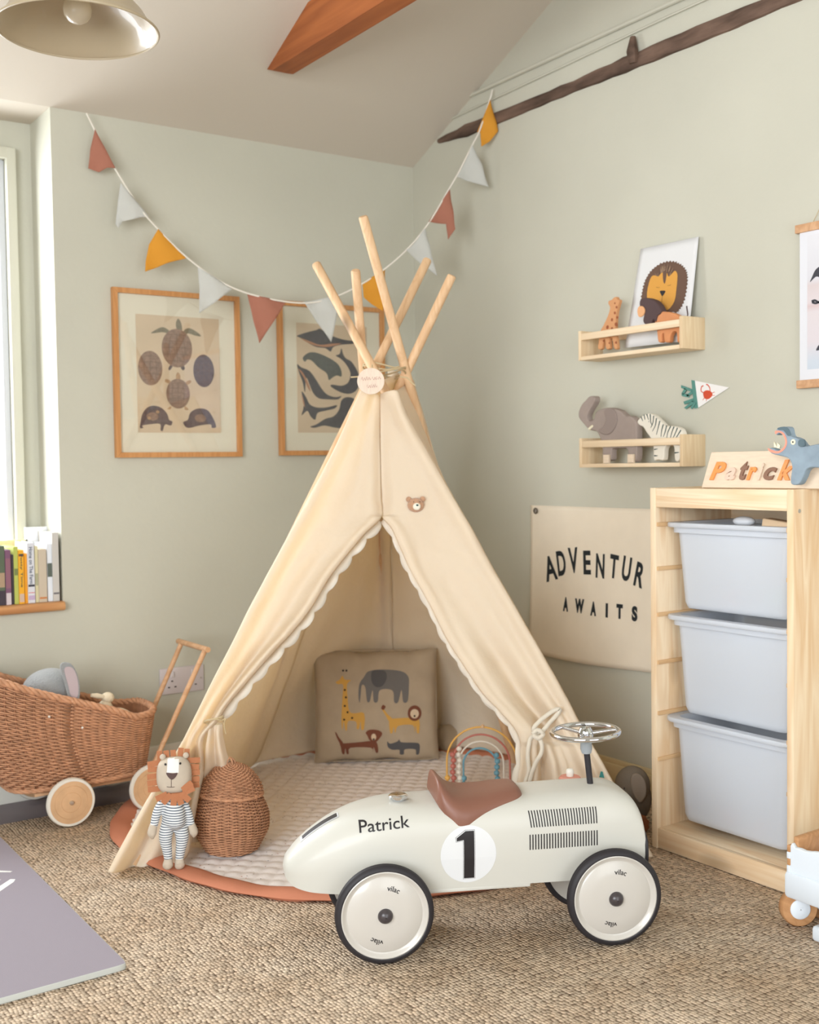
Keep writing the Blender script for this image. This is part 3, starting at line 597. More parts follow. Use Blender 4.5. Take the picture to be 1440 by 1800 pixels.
art = [('print_grey', (112, 108, 104), [spl(p, 4) for p in ([(-0.0362, 0.2751), (-0.0212, 0.293), (0.0229, 0.2975), (0.0833, 0.2909), (0.1069, 0.2722), (0.1082, 0.2431), (0.1037, 0.196), (0.089, 0.1926), (0.0841, 0.2308), (0.0725, 0.193), (0.0597, 0.1932), (0.0548, 0.2296), (0.0145, 0.2322), (0.0066, 0.1961), (-0.0062, 0.1964), (-0.0093, 0.2327), (-0.019, 0.1966), (-0.0281, 0.1986), (-0.033, 0.2423), (-0.0439, 0.2479), (-0.048, 0.2172), (-0.052, 0.1919), (-0.0553, 0.2173), (-0.0511, 0.2535)],)]),
 ('print_dark', (88, 86, 86), [spl(p, 4) for p in ([(-0.0102, 0.2927), (0.0118, 0.2959), (0.0319, 0.2919), (0.0371, 0.27), (0.022, 0.2448), (0.0, 0.2434), (-0.0125, 0.2619)], [(0.0356, 0.0672), (0.0446, 0.0598), (0.0667, 0.0665), (0.0741, 0.0735), (0.0813, 0.0644), (0.1251, 0.0616), (0.1396, 0.0541), (0.1372, 0.0253), (0.128, 0.0237), (0.1247, 0.04), (0.0918, 0.0407), (0.0879, 0.0246), (0.0751, 0.0249), (0.0735, 0.0393), (0.0516, 0.0398), (0.0372, 0.0491)])]),
 ('print_mustard', (204, 156, 78), [spl(p, 3) for p in ([(-0.1279, 0.2605), (-0.115, 0.2675), (-0.1057, 0.2801), (-0.0985, 0.2672), (-0.0784, 0.265), (-0.0914, 0.2525), (-0.0901, 0.2126), (-0.0852, 0.1672), (-0.0671, 0.1596), (-0.0379, 0.159), (-0.0386, 0.1102), (-0.0477, 0.1086), (-0.0492, 0.1339), (-0.055, 0.1106), (-0.0623, 0.1107), (-0.0638, 0.1324), (-0.0893, 0.1348), (-0.0933, 0.1078), (-0.0988, 0.1079), (-0.1039, 0.1351), (-0.1079, 0.1081), (-0.1112, 0.1352), (-0.1066, 0.2129), (-0.1042, 0.251), (-0.1207, 0.2531)], [(0.0422, 0.1356), (0.0569, 0.1408), (0.1119, 0.1414), (0.1392, 0.1336), (0.1385, 0.0938), (0.1312, 0.094), (0.1279, 0.1176), (0.1238, 0.0941), (0.1188, 0.1177), (0.0712, 0.1169), (0.0616, 0.0937), (0.0565, 0.1154), (0.0525, 0.0957), (0.0452, 0.0958)], [(0.0422, 0.132), (0.0315, 0.1503), (0.019, 0.1723), (0.0228, 0.1759), (0.0371, 0.1556), (0.0533, 0.139)])]),
 ('print_brown', (118, 72, 54), [spl(p, 3) for p in ([(-0.1176, 0.0669), (-0.103, 0.0647), (-0.0392, 0.0688), (-0.0209, 0.0702), (0.0009, 0.0661), (0.0059, 0.0354), (-0.0014, 0.0319), (-0.0084, 0.0501), (-0.0123, 0.034), (-0.0176, 0.0485), (-0.0832, 0.0499), (-0.0889, 0.0303), (-0.0962, 0.0304), (-0.0996, 0.0485), (-0.1035, 0.0288), (-0.1107, 0.0325), (-0.1141, 0.0524)], [(-0.1158, 0.0632), (-0.1265, 0.0833), (-0.1317, 0.0996), (-0.1281, 0.0995), (-0.1192, 0.0831), (-0.1067, 0.0666)], [(-0.0333, 0.0975), (-0.0204, 0.1062), (0.007, 0.1039), (0.0196, 0.0928), (0.0084, 0.075), (-0.0027, 0.0662), (-0.0209, 0.072), (-0.028, 0.0866)], [(0.0172, 0.1742), (0.0229, 0.1849), (0.032, 0.1793), (0.0245, 0.1686)])]+[ell(*(0.125, 0.1556), .0225, .025, 20)]),
 ('print_light', (214, 190, 160), [ell(*(-0.008, 0.0825), .008, .011, 12), ell(*(0.1249, 0.1538), .014, .015, 14)]),
 ('print_black', (50, 42, 40), [ell(*p, .0035, .0035, 8) for p in [(-0.099, 0.2345), (-0.0956, 0.2109), (-0.0996, 0.1838), (-0.0908, 0.1637), (-0.0764, 0.1453), (-0.102, 0.1405), (-0.1036, 0.2964), (-0.0927, 0.2962), (-0.0081, 0.0753), (0.1248, 0.1466)]])]
ms = []; b = MB()
for k, (nm, c, sh) in enumerate(art):
    ms.append(mat(nm, c, .95)); drape(b, [flat(q) for q in sh], fc, fb, .0008+.0004*k, .012, k)
b.build('animal_print', ms, cu)
# ------------------------------------------------------------------ rainbow bead frame
frr = Frame((2.0026, 2.5448, 0.014), (0.7408, -0.6717, 0.0), (0.0, 0.0, 1.0)); ra = thing('bead_rainbow', frr.o, 'rainbow shaped bead toy with four wire arches, standing in the tent behind the car seat', 'toy')
b = MB(); b.box((-.155, -.005, -.028), (.155, .02, .028), bev=.006, fr=lambda x, y, z: frr(x, y, z)); b.build('base', M_pole, ra)
arcs = [((226, 176, 92), [(-0.1012, 0.0473), (0.0023, 0.2045), (0.0998, 0.0518)], 0), ((188, 112, 100), [(-0.0831, 0.0477), (-0.0012, 0.183), (0.0803, 0.0448)], 1), ((226, 218, 204), [(-0.065, 0.0481), (-0.0047, 0.1632), (0.0624, 0.0444)], 2), ((110, 160, 178), [(-0.0535, 0.0483), (-0.0082, 0.1434), (0.0429, 0.0439)], 3)]
beads = [(0, -1, 2), (0, 1, 4), (1, -1, 6), (1, 1, 1), (2, -1, 7), (3, -1, 2), (3, 1, 6)]
for c, (pl0, pt, pr), k in arcs:
    xc = (pl0[0]+pr[0])/2; hw_ = (pr[0]-pl0[0])/2; top = pt[1]; spring = top-hw_; m = mat('wire_%d' % k, c, .5, .4)
    P_ = [frr(xc-hw_, .018)]+[frr(xc-hw_, .018+(spring-.018)*q) for q in (.5, 1)]+[frr(xc-hw_*math.cos(a), spring+hw_*math.sin(a)) for a in [PI*j/24 for j in range(1, 24)]]+[frr(xc+hw_, spring), frr(xc+hw_, .018)]
    b = MB(); b.tube(P_, .0028, 8); b.build('wire_arch', m, ra)
    for kk, sd, n_ in beads:
        if kk != k: continue
        for j in range(n_):
            r_ = .0085; z_ = .03+r_+j*2*r_; MB().ball(frr(xc+sd*hw_+.0015*math.sin(j*2.1), z_), (r_, r_, r_*.95), 14).build('bead', mat('bead_%d' % k, c, .45, .4), ra)
MB().ball(frr(0.003, arcs[0][1][1][1]+.002), .006, 10).build('joint', M_pole, ra)
# stacking toy behind the car
st = thing('stacking_toy', (1.7862, 1.9408, 0), 'tall pink stacking toy with a white knob, standing behind the toy car', 'toy')
b = MB(); z_ = .0; zt_ = 0.2425; k = 0; R_ = .040
while z_ < zt_-.012:
    rr_ = .040-.016*z_/zt_; b = MB(); b.lathe([(.004, 0), (rr_-.004, 0), (rr_, .005), (rr_, .016), (rr_-.004, .0208), (.004, .0208)], (st.location.x, st.location.y, .014+z_), 24); b.build('ring', mat('pink_paint', (222, 150, 132), .5, .4), st); z_ += .021
MB().lathe([(.001, 0), (.008, 0), (.0085, .004), (.0095, .010), (.0075, .016), (.001, .018)], (st.location.x, st.location.y, .014+z_), 18).build('knob', mat('white_paint', (238, 234, 224), .4, .4), st)

# crumpled taupe blanket tucked behind the cushion, at its right
k0 = Vector((2.2961, 3.0876, 0.012)); b = MB()
b.grid(lambda s_, t: k0+Vector((.09*math.cos(2*PI*s_)*math.sin(PI*min(t, .5))*(1.0+.15*math.sin(6*PI*s_)), .05*math.sin(2*PI*s_)*math.sin(PI*min(t, .5)), max(0, .075*math.cos(PI*min(t, .5))*(1+.25*math.sin(4*PI*s_+1)*math.sin(PI*t))))), 40, 16, closed=True)
for i, v in enumerate(b.v): p = Vector(v); q = .012*noise.noise(p*22); b.v[i] = (p.x+q, p.y+q, max(k0.z, p.z+q))
o = b.build('crumpled_blanket', M_taupe, ang=180); recentre(o); tag(o, 'crumpled taupe blanket lying in the tent at the right side of the cushion', 'blanket')
# ------------------------------------------------------------------ ride-on car (its own axes: x to the nose, y away from the camera)
M_cream = mat('cream_enamel', (200, 198, 189), .45, .4, coat=.12)
M_tyre = mat('black_rubber', (44, 41, 44), .55, .35); M_chrome = mat('chrome', (220, 222, 226), .07, .5, 1.)
M_leather = mat('brown_vinyl', (130, 88, 72), .42, .45, bump=('noise', 90, .12, (1, 1, 1), .002)); M_ink = mat('black_sticker', (34, 30, 32), .5, .4)
M_wht = mat('white_sticker', (216, 217, 218), .5, .4)
car = thing('ride_on_car', (1.1901, 1.8321, 0.0), 'cream vintage racing ride-on car with number 1, brown saddle and chrome steering wheel', 'toy car', rz=math.atan2(-0.4381, 0.8989))
CY = .133
top = [(-.186, .160), (-.182, .176), (-.172, .190), (-.155, .208), (-.125, .232), (-.085, .255), (-.03, .2745), (.05, .284), (.14, .284), (.30, .289), (.42, .292), (.485, .292), (.515, .287), (.536, .275), (.549, .255), (.554, .232), (.555, .212)]
bot = [(-.186, .158), (-.182, .145), (-.172, .134), (-.155, .127), (-.125, .122), (-.05, .120), (.1, .121), (.3, .120), (.5, .119), (.555, .119)]
wid = [(-.186, .004), (-.182, .026), (-.172, .042), (-.155, .055), (-.125, .068), (-.07, .082), (0, .091), (.1, .095), (.3, .095), (.5, .092), (.555, .090)]
def body_pt(x, a):                                           # a: 0 near bottom .. 1 far bottom, over the top
    zt, zb_, w = sinterp(top, x), sinterp(bot, x), sinterp(wid, x)
    zc_ = zb_+(zt-zb_)*.40; n_ = 2/(2.4+1.5*min(1, max(0, (x+.12)/.2)))
    if a < .15: return Vector((x, CY-w*(.93+.07*(a/.15)), zb_+(zc_-zb_)*(a/.15)))
    if a > .85: return Vector((x, CY+w*(.93+.07*((1-a)/.15)), zb_+(zc_-zb_)*((1-a)/.15)))
    th = PI*(a-.15)/.7; c, s_ = math.cos(th), math.sin(th)
    return Vector((x, CY-w*math.copysign(abs(c)**n_, c), zc_+(zt-zc_)*s_**n_))
b = MB(); xs = [-.186+.741*(1-math.cos(PI*k/120))/2 for k in range(121)]; rings = []
for x in xs: rings.append([body_pt(x, a/64) for a in range(65)])
b.ring_strip(rings, True, 0, (True, False))
# nose: rolled edge, recessed grille
r0 = rings[-1]; cN = sum(r0, Vector())/len(r0)
inr = [[cN+(p-cN)*k_+Vector((dx, 0, 0)) for p in r0] for k_, dx in ((.985, .003), (.95, .003), (.93, -.004), (.9, -.008))]
b.ring_strip([r0]+inr, True, 0, (False, True))
body = b.build('body', M_cream, car, local=True, ang=50); BV = bvh_of(b)
b = MB(); b.tube([cN+(p-cN)*1.015+Vector((.001, 0, 0)) for p in r0], .0036, 8, True); b.build('nose_trim', M_tyre, car, local=True)
b = MB()
for k in range(9): y = CY-.06+.015*k; b.box((.548, y-.002, .130), (.5525, y+.002, .198))
b.build('radiator_grille', M_ink, car, local=True)
b = MB(); b.box((.02, CY-.088, .113), (.31, CY+.088, .1215), bev=.002); b.build('underside_panel', M_cream, car, local=True)
side = Frame((0, 0, 0), (1, 0, 0), (0, 0, 1), (0, -1, 0)); sbvh = BV
# stickers on the near side
frs = Frame((0, 0, 0), (1, 0, 0), (0, 0, 1), (0, -1, 0))
b = MB(); cpx, cpz = .181, .190; drape(b, [flat(ell(cpx, cpz, .057, .058, 48))], frs, BV, .0005, .012); b.build('roundel', M_wht, car, local=True)
one = [(-.010, .045), (.014, .045), (.014, -.038), (.020, -.038), (.020, -.048), (-.014, -.048), (-.014, -.038), (-.006, -.038), (-.006, .028), (-.018, .026), (-.019, .034)]
b = MB(); O1 = [(cpx+x*1.0, cpz+z*.98) for x, z in one]; O2 = [(cpx+x*1.13+.000, cpz+z*1.04) for x, z in one]
one = [(-.0055, .0475), (.0120, .0475), (.0120, -.0490), (-.0095, -.0490), (-.0095, .030), (-.024, .028), (-.024, .0345)]
def outl(P, d):
    n = len(P); o = []
    for i in range(n):
        a = (Vector(P[i])-Vector(P[i-1])).normalized(); c = (Vector(P[(i+1) % n])-Vector(P[i])).normalized(); q = (a+c).normalized(); o.append((P[i][0]-q.y*d, P[i][1]+q.x*d))
    return o
ON = [(cpx+x, cpz+z) for x, z in one]
drape(b, [flat(outl(ON, .0024))], frs, BV, .0008, .01, 0); drape(b, [flat(outl(ON, .0016))], frs, BV, .0010, .01, 1); drape(b, [flat(ON)], frs, BV, .0012, .01, 0)
b.build('number_one', [M_ink, M_wht], car, local=True)
b = MB(); b2 = fit(glyphs('Patrick', 1, .008), 0, 0, .100, None); vs = [(-.036+x, .242+y*.82+.1*x*.9) for x, y in b2[0]]
h_ = max(v[1] for v in vs)-min(v[1] for v in vs); drape(b, [(vs, b2[1])], frs, BV, .0007, .006); b.build('name_lettering', M_ink, car, local=True)
b = MB()
for k in range(25):
    x = .308+(.449-.308)*k/24
    for z0, z1, sl in ((.236, .268, -.0035*(1-k/24)), (.191, .222, 0)):
        drape(b, [flat([(x-.0012+sl*-1+.000, z0), (x+.0012+sl*-1, z0), (x+.0012, z1), (x-.0012, z1)])], frs, BV, .0006, .01)
b.build('vent_stripes', M_ink, car, local=True)
# stripe over the tail, laid on from above
frt = Frame((0, CY, 0), (1, 0, 0), (0, 1, 0), (-.55, 0, .83)); frt.n = Vector((0, 0, 1))
b = MB(); drape(b, [flat([(-.150, -.020), (-.072, -.024), (-.072, .004), (-.150, .004)])], Frame((0, CY, .2), (1, 0, 0), (0, 1, 0)), BV, .0012, .01, 1); drape(b, [flat([(-.146, -.0165), (-.075, -.0205), (-.075, .0005), (-.146, .0005)])], Frame((0, CY, .2), (1, 0, 0), (0, 1, 0)), BV, .0018, .01, 0)
b.build('tail_stripe', [M_ink, M_wht], car, local=True)
b = MB(); b.lathe([(.001, -.006), (.0125, -.006), (.0135, 0), (.0165, .002), (.0195, .004), (.0195, .009), (.017, .0115), (.010, .0125), (.001, .013)], (.052, CY-.01, .284), 32); b.build('fuel_cap', M_chrome, car, local=True)
# saddle
st_top = [(.124, .300), (.127, .329), (.132, .332), (.142, .322), (.158, .307), (.18, .299), (.22, .298), (.26, .302), (.29, .304), (.303, .300), (.308, .290)]
st_bot = [(.124, .288), (.132, .275), (.150, .255), (.168, .247), (.185, .249), (.22, .258), (.26, .270), (.29, .279), (.308, .284)]
st_w = [(.124, .060), (.132, .074), (.150, .086), (.168, .0915), (.185, .0905), (.22, .082), (.26, .070), (.29, .058), (.303, .046), (.308, .036)]
b = MB(); rings = []
for k in range(61):
    x = .124+.184*(1-math.cos(PI*k/60))/2; zt, zb_, w = sinterp(st_top, x), sinterp(st_bot, x), sinterp(st_w, x); ring = []
    for j in range(41):
        th = PI*j/40; c, s_ = math.cos(th), math.sin(th); ring.append(Vector((x, CY-w*math.copysign(abs(c)**.62, c), zb_+(zt-zb_)*s_**.72)))
    for j in range(9): ring.append(Vector((x, CY+(w-.006)*(1-2*j/8), zb_-.002)))
    rings.append(ring)
b.ring_strip(rings, True, 0, (True, True)); b.build('saddle', M_leather, car, local=True, ang=60)
# steering column and wheel
s0, s1 = Vector((.466, CY, .280)), Vector((.4555, CY, .382)); b = MB(); b.tube([s0, s1], .0065, 16); b.build('steering_column', M_tyre, car, local=True)
ax = Vector((-.04, .0, 1)).normalized()
b = MB(); b.lathe([(.001, -.045), (.010, -.045), (.0125, -.036), (.012, -.022), (.008, -.018), (.001, -.018)], (.4555, CY, .402), 24, 0, ax); b.build('column_collar', mat('grey_plastic', (150, 156, 160), .4, .4), car, local=True)
wc = Vector((.455, CY, .402)); px_, py_ = perp(ax)
b = MB(); b.tube([wc+(px_*math.cos(2*PI*k/56)+py_*math.sin(2*PI*k/56))*.070 for k in range(56)], .0055, 14, True); sw = b.build('steering_wheel', M_chrome, car, local=True)
b = MB()
for k in range(3):
    a = 2*PI*k/3+.5; b.tube([wc-ax*.004, wc+(px_*math.cos(a)+py_*math.sin(a))*.070], .0042, 10)
b.lathe([(.001, -.02), (.013, -.02), (.0165, -.008), (.016, .002), (.011, .010), (.001, .013)], tuple(wc), 24, 0, ax); o = b.build('spokes', M_chrome, sw, local=True)
# wheels
def wheel_parts(x, y, sgn, rot):
    yy = lambda d: y+sgn*d                                    # d grows outwards
    c = Vector((x, y, .0975)); A_ = Vector((0, sgn, 0))
    b = MB(); b.lathe([(.086, -.010), (.092, -.011), (.0965, -.008), (.0977, -.004), (.0965, -.001), (.0977, .002), (.0965, .006), (.092, .010), (.088, .011), (.086, .010), (.086, -.010)], tuple(c), 72, 0, A_)
    t = b.build('wheel', M_cream, car, local=True) if False else None
    d = MB(); d.lathe([(.001, -.006), (.080, -.006), (.087, -.010), (.0875, .009), (.084, .0105), (.081, .009), (.078, .0055), (.0745, .0045), (.072, .0065), (.045, .0095), (.016, .012), (.001, .012)], tuple(c), 72, 0, A_)
    w_ = d.build('wheel', mat('cream_wheel_disc', (196, 191, 183), .35, .5, coat=.3), car, local=True)
    b.build('tyre', M_tyre, w_, local=True)
    h = MB(); h.lathe([(.0145, .010), (.0150, .013), (.0125, .019), (.007, .023), (.001, .024)], tuple(c), 28, 0, A_); h.build('hub_cap', mat('dark_cap', (66, 60, 62), .3, .5), w_, local=True)
    if sgn < 0:
        frw = Frame(c-Vector((0, .0075, 0)), (1, 0, 0), (0, 0, 1), (0, -1, 0)); bv = bvh_of(d); L_ = MB()
        for q in (0, PI):
            g_ = fit(glyphs('vilac', 1, .012), -.0125, -.0035, .025, None); o2 = []
            for gx, gy in g_[0]:
                a = rot+q-gx/.052; R_ = .052+gy; o2.append((R_*math.sin(rot+q-a+rot+q) if False else R_*math.sin(-(a-2*(rot+q))+0) if False else R_*math.sin(gx/.052+rot+q), R_*math.cos(gx/.052+rot+q)))
            L_ = MB(); drape(L_, [(o2, g_[1])], frw, bv, .0006, .004); L_.build('maker_lettering', M_ink, w_, local=True)
for x, rot in ((.005, .33), (.471, .20)):
    wheel_parts(x, 0, -1, rot); wheel_parts(x, .200, 1, 0)
    MB().tube([(x, .008, .0975), (x, .192, .0975)], .006, 12).build('axle', M_tyre, car, local=True)
    MB().box((x-.012, CY-.06, .092), (x+.012, CY+.06, .124), bev=.003).build('axle_bracket', M_tyre, car, local=True)
# ------------------------------------------------------------------ wicker weaving helper
M_wick = mat('wicker', (192, 142, 108), .6, .3, var=(60, .22, (1, 1, 1)), bump=('noise', 300, .3, (1, 1, 1), .001))
M_wick2 = mat('wicker_stake', (156, 110, 82), .65, .25, var=(60, .2))
def weave(loop, rows, ns, rs, amp, stakes, name, parent, seg=5, per=None, mt=None, start=0, open_=False):
    """loop(u, t) -> (point, outward normal) on the wall; rows strands, ns stakes, strands pass alternately in front and behind"""
    b = MB(); m_ = per or ns*6
    for j in range(rows):
        t = (j+.5)/rows; P_ = []
        for k in range(m_):
            u = k/m_; p, n = loop(u, t); P_.append(p+n*amp*math.cos(PI*u*ns+PI*j))
        b.tube(P_, rs, seg, True)
    o = b.build(name, mt or M_wick, parent, ang=180)
    if stakes:
        s_ = MB()
        for i in range(ns):
            u = i/ns; s_.tube([loop(u, t/12)[0] for t in range(13)], rs*1.15, 5)
        s_.build('stakes', M_wick2, parent, ang=180)
    return o
def braid(P, r, n_tw, name, parent, strands=3, closed=True):
    b = MB(); Q = [Vector(p) for p in P]; N_ = len(Q)
    for s_ in range(strands):
        R_ = []
        for i in range(N_):
            d = (Q[(i+1) % N_]-Q[i-1]).normalized() if closed else (Q[min(i+1, N_-1)]-Q[max(i-1, 0)]).normalized()
            x = d.cross(Vector((0, 0, 1))).normalized(); y = d.cross(x); a = 2*PI*(n_tw*i/N_+s_/strands); R_.append(Q[i]+(x*math.cos(a)+y*math.sin(a))*r*.6)
        b.tube(R_, r*.72, 6, closed)
    return b.build(name, M_wick, parent, ang=180)
# ------------------------------------------------------------------ lidded wicker basket
bk = Vector((1.2316, 2.5843, 0.012))
bs_ = thing('wicker_basket', bk, 'small acorn shaped lidded wicker basket standing on the play mat beside the lion doll', 'basket')
prof = [(0, .064), (.15, .076), (.35, .0905), (.55, .0925), (.75, .084), (.92, .072), (1, .069)]
HB = .148
def lp(u, t):
    a = 2*PI*u; R_ = sinterp(prof, t); n = Vector((math.cos(a), math.sin(a), 0)); return bk+n*R_+Vector((0, 0, .003+HB*t)), n
weave(lp, 42, 30, .00175, .0028, True, 'basket_wall', bs_)
MB().lathe([(.001, .001), (.062, .001), (.064, .006), (.001, .006)], tuple(bk), 32).build('basket_floor', M_wick2, bs_)
MB().lathe([(.060, .004), (.071, .03), (.085, .065), (.086, .085), (.078, .115), (.065, .147)], tuple(bk), 40).build('basket_lining', M_wick2, bs_)
prl = [(0, .078), (.12, .0775), (.35, .066), (.6, .047), (.8, .028), (.93, .012), (1, .004)]
przl = [(0, 0), (.12, .012), (.35, .036), (.6, .057), (.8, .068), (.93, .073), (1, .0745)]
lz = bk+Vector((0, 0, HB-.004)); tilt = Matrix.Rotation(.06, 3, 'Y')
def lpl(u, t):
    a = 2*PI*u; R_ = sinterp(prl, t); z_ = sinterp(przl, t); n = Vector((math.cos(a), math.sin(a), 0)); nn = (n*(1-t*.8)+Vector((0, 0, t))).normalized()
    return lz+tilt@(n*R_+Vector((0, 0, z_))), nn
lid = weave(lpl, 28, 30, .0017, .0024, False, 'lid', bs_)
sb = MB()
for i in range(30): sb.tube([lpl(i/30, t/12)[0] for t in range(13)], .0022, 5)
sb.build('lid_stakes', M_wick2, lid, local=False)
MB().lathe([(.076, .001), (.064, .034), (.044, .055), (.02, .069), (.001, .073)], tuple(lz), 40).build('lid_lining', M_wick2, lid)
braid([lpl(k/90, 0)[0]+(lpl(k/90, 0)[0]-lz).normalized()*.001 for k in range(90)], .0036, 14, 'lid_rim', lid)
b = MB()
for a in (0.3, 1.6, 2.6): b.tube([lz+Vector((math.cos(a)*(.013*math.cos(q)), math.sin(a)*(.013*math.cos(q)), .070+.018*math.sin(q))) for q in [PI*k/12 for k in range(13)]], .0024, 6)
b.build('handle_loop', M_wick, lid)
# ------------------------------------------------------------------ lion doll
fl_ = Frame((1.0547, 2.5434, 0.012), (0.9425, -0.3342, 0.0), (0.0349, 0.0985, 0.9945)); F = fl_
ln = thing('lion_doll', fl_.o, 'cloth lion doll in striped pyjamas with a fringed brown mane, standing by the wicker basket', 'doll')
M_linen = mat('linen_skin', (196, 182, 164), .95, .1, bump=('weave', 900, .3, (1, 1, 1), .0006), var=(40, .05))
ms = mat('striped_jersey', (226, 226, 224), .9, .1); nt = ms.node_tree; tc = [n for n in nt.nodes if n.type == 'TEX_COORD'][0]
sx_ = nt.nodes.new('ShaderNodeSeparateXYZ'); nt.links.new(tc.outputs['Object'], sx_.inputs[0])
mm = nt.nodes.new('ShaderNodeMath'); mm.operation = 'MULTIPLY'; mm.inputs[1].default_value = 172; nt.links.new(sx_.outputs[2], mm.inputs[0])
fr_ = nt.nodes.new('ShaderNodeMath'); fr_.operation = 'FRACT'; nt.links.new(mm.outputs[0], fr_.inputs[0])
gt = nt.nodes.new('ShaderNodeMath'); gt.operation = 'GREATER_THAN'; gt.inputs[1].default_value = .62; nt.links.new(fr_.outputs[0], gt.inputs[0])
mx = nt.nodes.new('ShaderNodeMix'); mx.data_type = 'RGBA'; mx.inputs[6].default_value = lin((224, 226, 226))+(1,); mx.inputs[7].default_value = lin((84, 94, 108))+(1,); nt.links.new(gt.outputs[0], mx.inputs[0])
nt.links.new(mx.outputs[2], nt.nodes['Principled BSDF'].inputs['Base Color'])
def limb(P, R, fz=1., mb=None):
    "rounded tapered limb in the doll's own plane: P (u, v, c), R radii"
    mb = mb or MB(); Q = catmull([F(*p) for p in P], 6); n = len(Q)
    rr_ = lambda t: sinterp([(i/(len(R)-1), r_) for i, r_ in enumerate(R)], t)
    mb.tube(Q, rr_, 16, flat=fz); return mb
b = MB()
limb([(0.0063, 0.1686, .02), (*(0.0055, 0.1405), .02), (*(0.0046, 0.1097), .021), (*(0.003, 0.0992), .02)], [.018, .031, .036, .036, .024, .006], .72, b)
limb([(*(-0.0086, 0.1136), .02), (*(-0.0149, 0.0795), .022), (*(-0.0118, 0.0471), .022), (*(-0.0097, 0.0256), .022)], [.016, .0180, .0145, .0118, .0108], .9, b)
limb([(*(0.0207, 0.1109), .02), (*(0.0237, 0.0757), .022), (*(0.0187, 0.0441), .022), (*(0.0155, 0.023), .022)], [.016, .0180, .0145, .0118, .0108], .9, b)
limb([(*(-0.0164, 0.1693), .018), (*(-0.0316, 0.1439), .022), (*(-0.0419, 0.1088), .024)], [.008, .0105, .0115, .011, .010], .9, b)
limb([(*(0.0289, 0.1652), .018), (*(0.0387, 0.1334), .022), (*(0.0459, 0.1031), .024)], [.008, .0105, .0115, .011, .010], .9, b)
o = b.build('pyjamas', ms, ln, ang=180); rm = o.modifiers.new('knit', 'REMESH'); rm.mode = 'VOXEL'; rm.voxel_size = .0024; rm.use_smooth_shade = True
sm = o.modifiers.new('soft', 'SMOOTH'); sm.iterations = 8
for (x, y, x2, y2, x3, y3) in ((270, 1450, 267, 1464, 269, 1474), (336, 1449, 341, 1462, 341, 1472)):
    pass
for H_ in [[(-0.0418, 0.1128), (-0.0462, 0.0945), (-0.0453, 0.0798)], [(0.046, 0.1058), (0.0508, 0.0879), (0.0518, 0.0743)]]: limb([(p[0], p[1], .024) for p in H_], [.0098, .011, .0115, .009, .003], .9).build('hand', M_linen, ln, ang=180)
for H_ in [[(-0.0096, 0.0296), (-0.0113, 0.0164), (-0.0129, 0.0073)], [(0.0156, 0.027), (0.0165, 0.0135), (0.0176, 0.0054)]]: limb([(H_[0][0], H_[0][1], .022), (H_[1][0], H_[1][1], .024), (H_[2][0], max(H_[2][1], .006), .030)], [.0105, .012, .0135, .012, .005], .9).build('foot', M_linen, ln, ang=180)
hc = Vector((0.0091, 0.2252, 0))
hd = MB(); hr = []
for i in range(33):
    ph = -PI/2+PI*i/32; sp_ = math.sin(ph); cp = max(math.cos(ph), 1e-3); ring = []
    for k in range(40):
        th = 2*PI*k/40; e = .62
        wv = .0415*(1-.10*(sp_ < 0)*sp_*sp_-.04*sp_)
        ring.append(F(hc.x+wv*math.copysign(abs(cp)**e*abs(math.cos(th))**.85, math.cos(th)), hc.y+.0435*math.copysign(abs(sp_)**.72, sp_), .024+.027*math.copysign(abs(cp)**.7*abs(math.sin(th)), math.sin(th))))
    hr.append(ring)
hd.ring_strip(hr, True, 0, (True, True)); head = hd.build('head', M_linen, ln, ang=180); HV = bvh_of(hd)
b = MB(); D = lambda P, lift, m: drape(b, [flat(P)], F, HV, lift, .006, m)
D([(-0.0058, 0.2664), (0.0062, 0.2694), (0.0207, 0.2683), (0.0184, 0.2337), (-0.0093, 0.236)], .0009, 0)
D(spl([(-0.0106, 0.2361), (0.0051, 0.2335), (0.0158, 0.2339), (0.0102, 0.2237), (0.0021, 0.219), (-0.0057, 0.225)], 3), .0016, 1)
D(stroke([(0.0008, 0.2205), (0.0003, 0.2019)], .0012, 1), .001, 1); D(stroke([(-0.0102, 0.2028), (0.0003, 0.2012), (0.0082, 0.2012)], .0014, 3), .001, 1)
D(ell(*(-0.0114, 0.2548), .0028, .0028, 10), .001, 2); D(ell(*(0.023, 0.2547), .0028, .0028, 10), .001, 2)
b.build('face', [mat('white_felt', (232, 230, 226), .9), mat('brown_nose', (88, 66, 62), .6), M_ink], head)
for p_ in [(-0.0163, 0.2699), (0.0381, 0.2695)]: MB().ball(F(p_[0], p_[1], .026), (.0075, .0078, .006), 12, 0, 1, F).build('ear', M_linen, head)
M_mane = mat('mane_cotton', (178, 118, 84), .9, .1, bump=('noise', 90, .4, (1, 1, 1), .003))
rnd = random.Random(5)
def fringe(name, pts, ln0, ln1, c0_, w_=.013):
    for (px, py), ang_, ll in pts:
        a = math.radians(ang_); du = Vector((math.cos(a), math.sin(a)))
        fo = F(px, py, c0_); U = (F.u*du.x+F.v*du.y); W_ = F.n.cross(U); tw = rnd.uniform(-.5, .5)
        fx = Frame(fo, U, (W_+F.n*.25*tw), None)
        b = MB(); b.slab([(-.006, -w_/2), (ll, -w_/2*.95), (ll, w_/2*.95), (-.006, w_/2)], fx, .0012, .0003); o = b.build(name, M_mane, ln, smooth=False)
pts = [((hc.x+sd*.036, hc.y-.030+.0152*k), (0 if sd > 0 else 180)+rnd.uniform(-5, 5)*1., .025+rnd.uniform(-.002, .002)) for sd in (-1, 1) for k in range(5)]
pts += [((hc.x-.031+.0155*k, hc.y+.036), 90+rnd.uniform(-7, 7), .025+rnd.uniform(-.003, .002)) for k in range(5)]
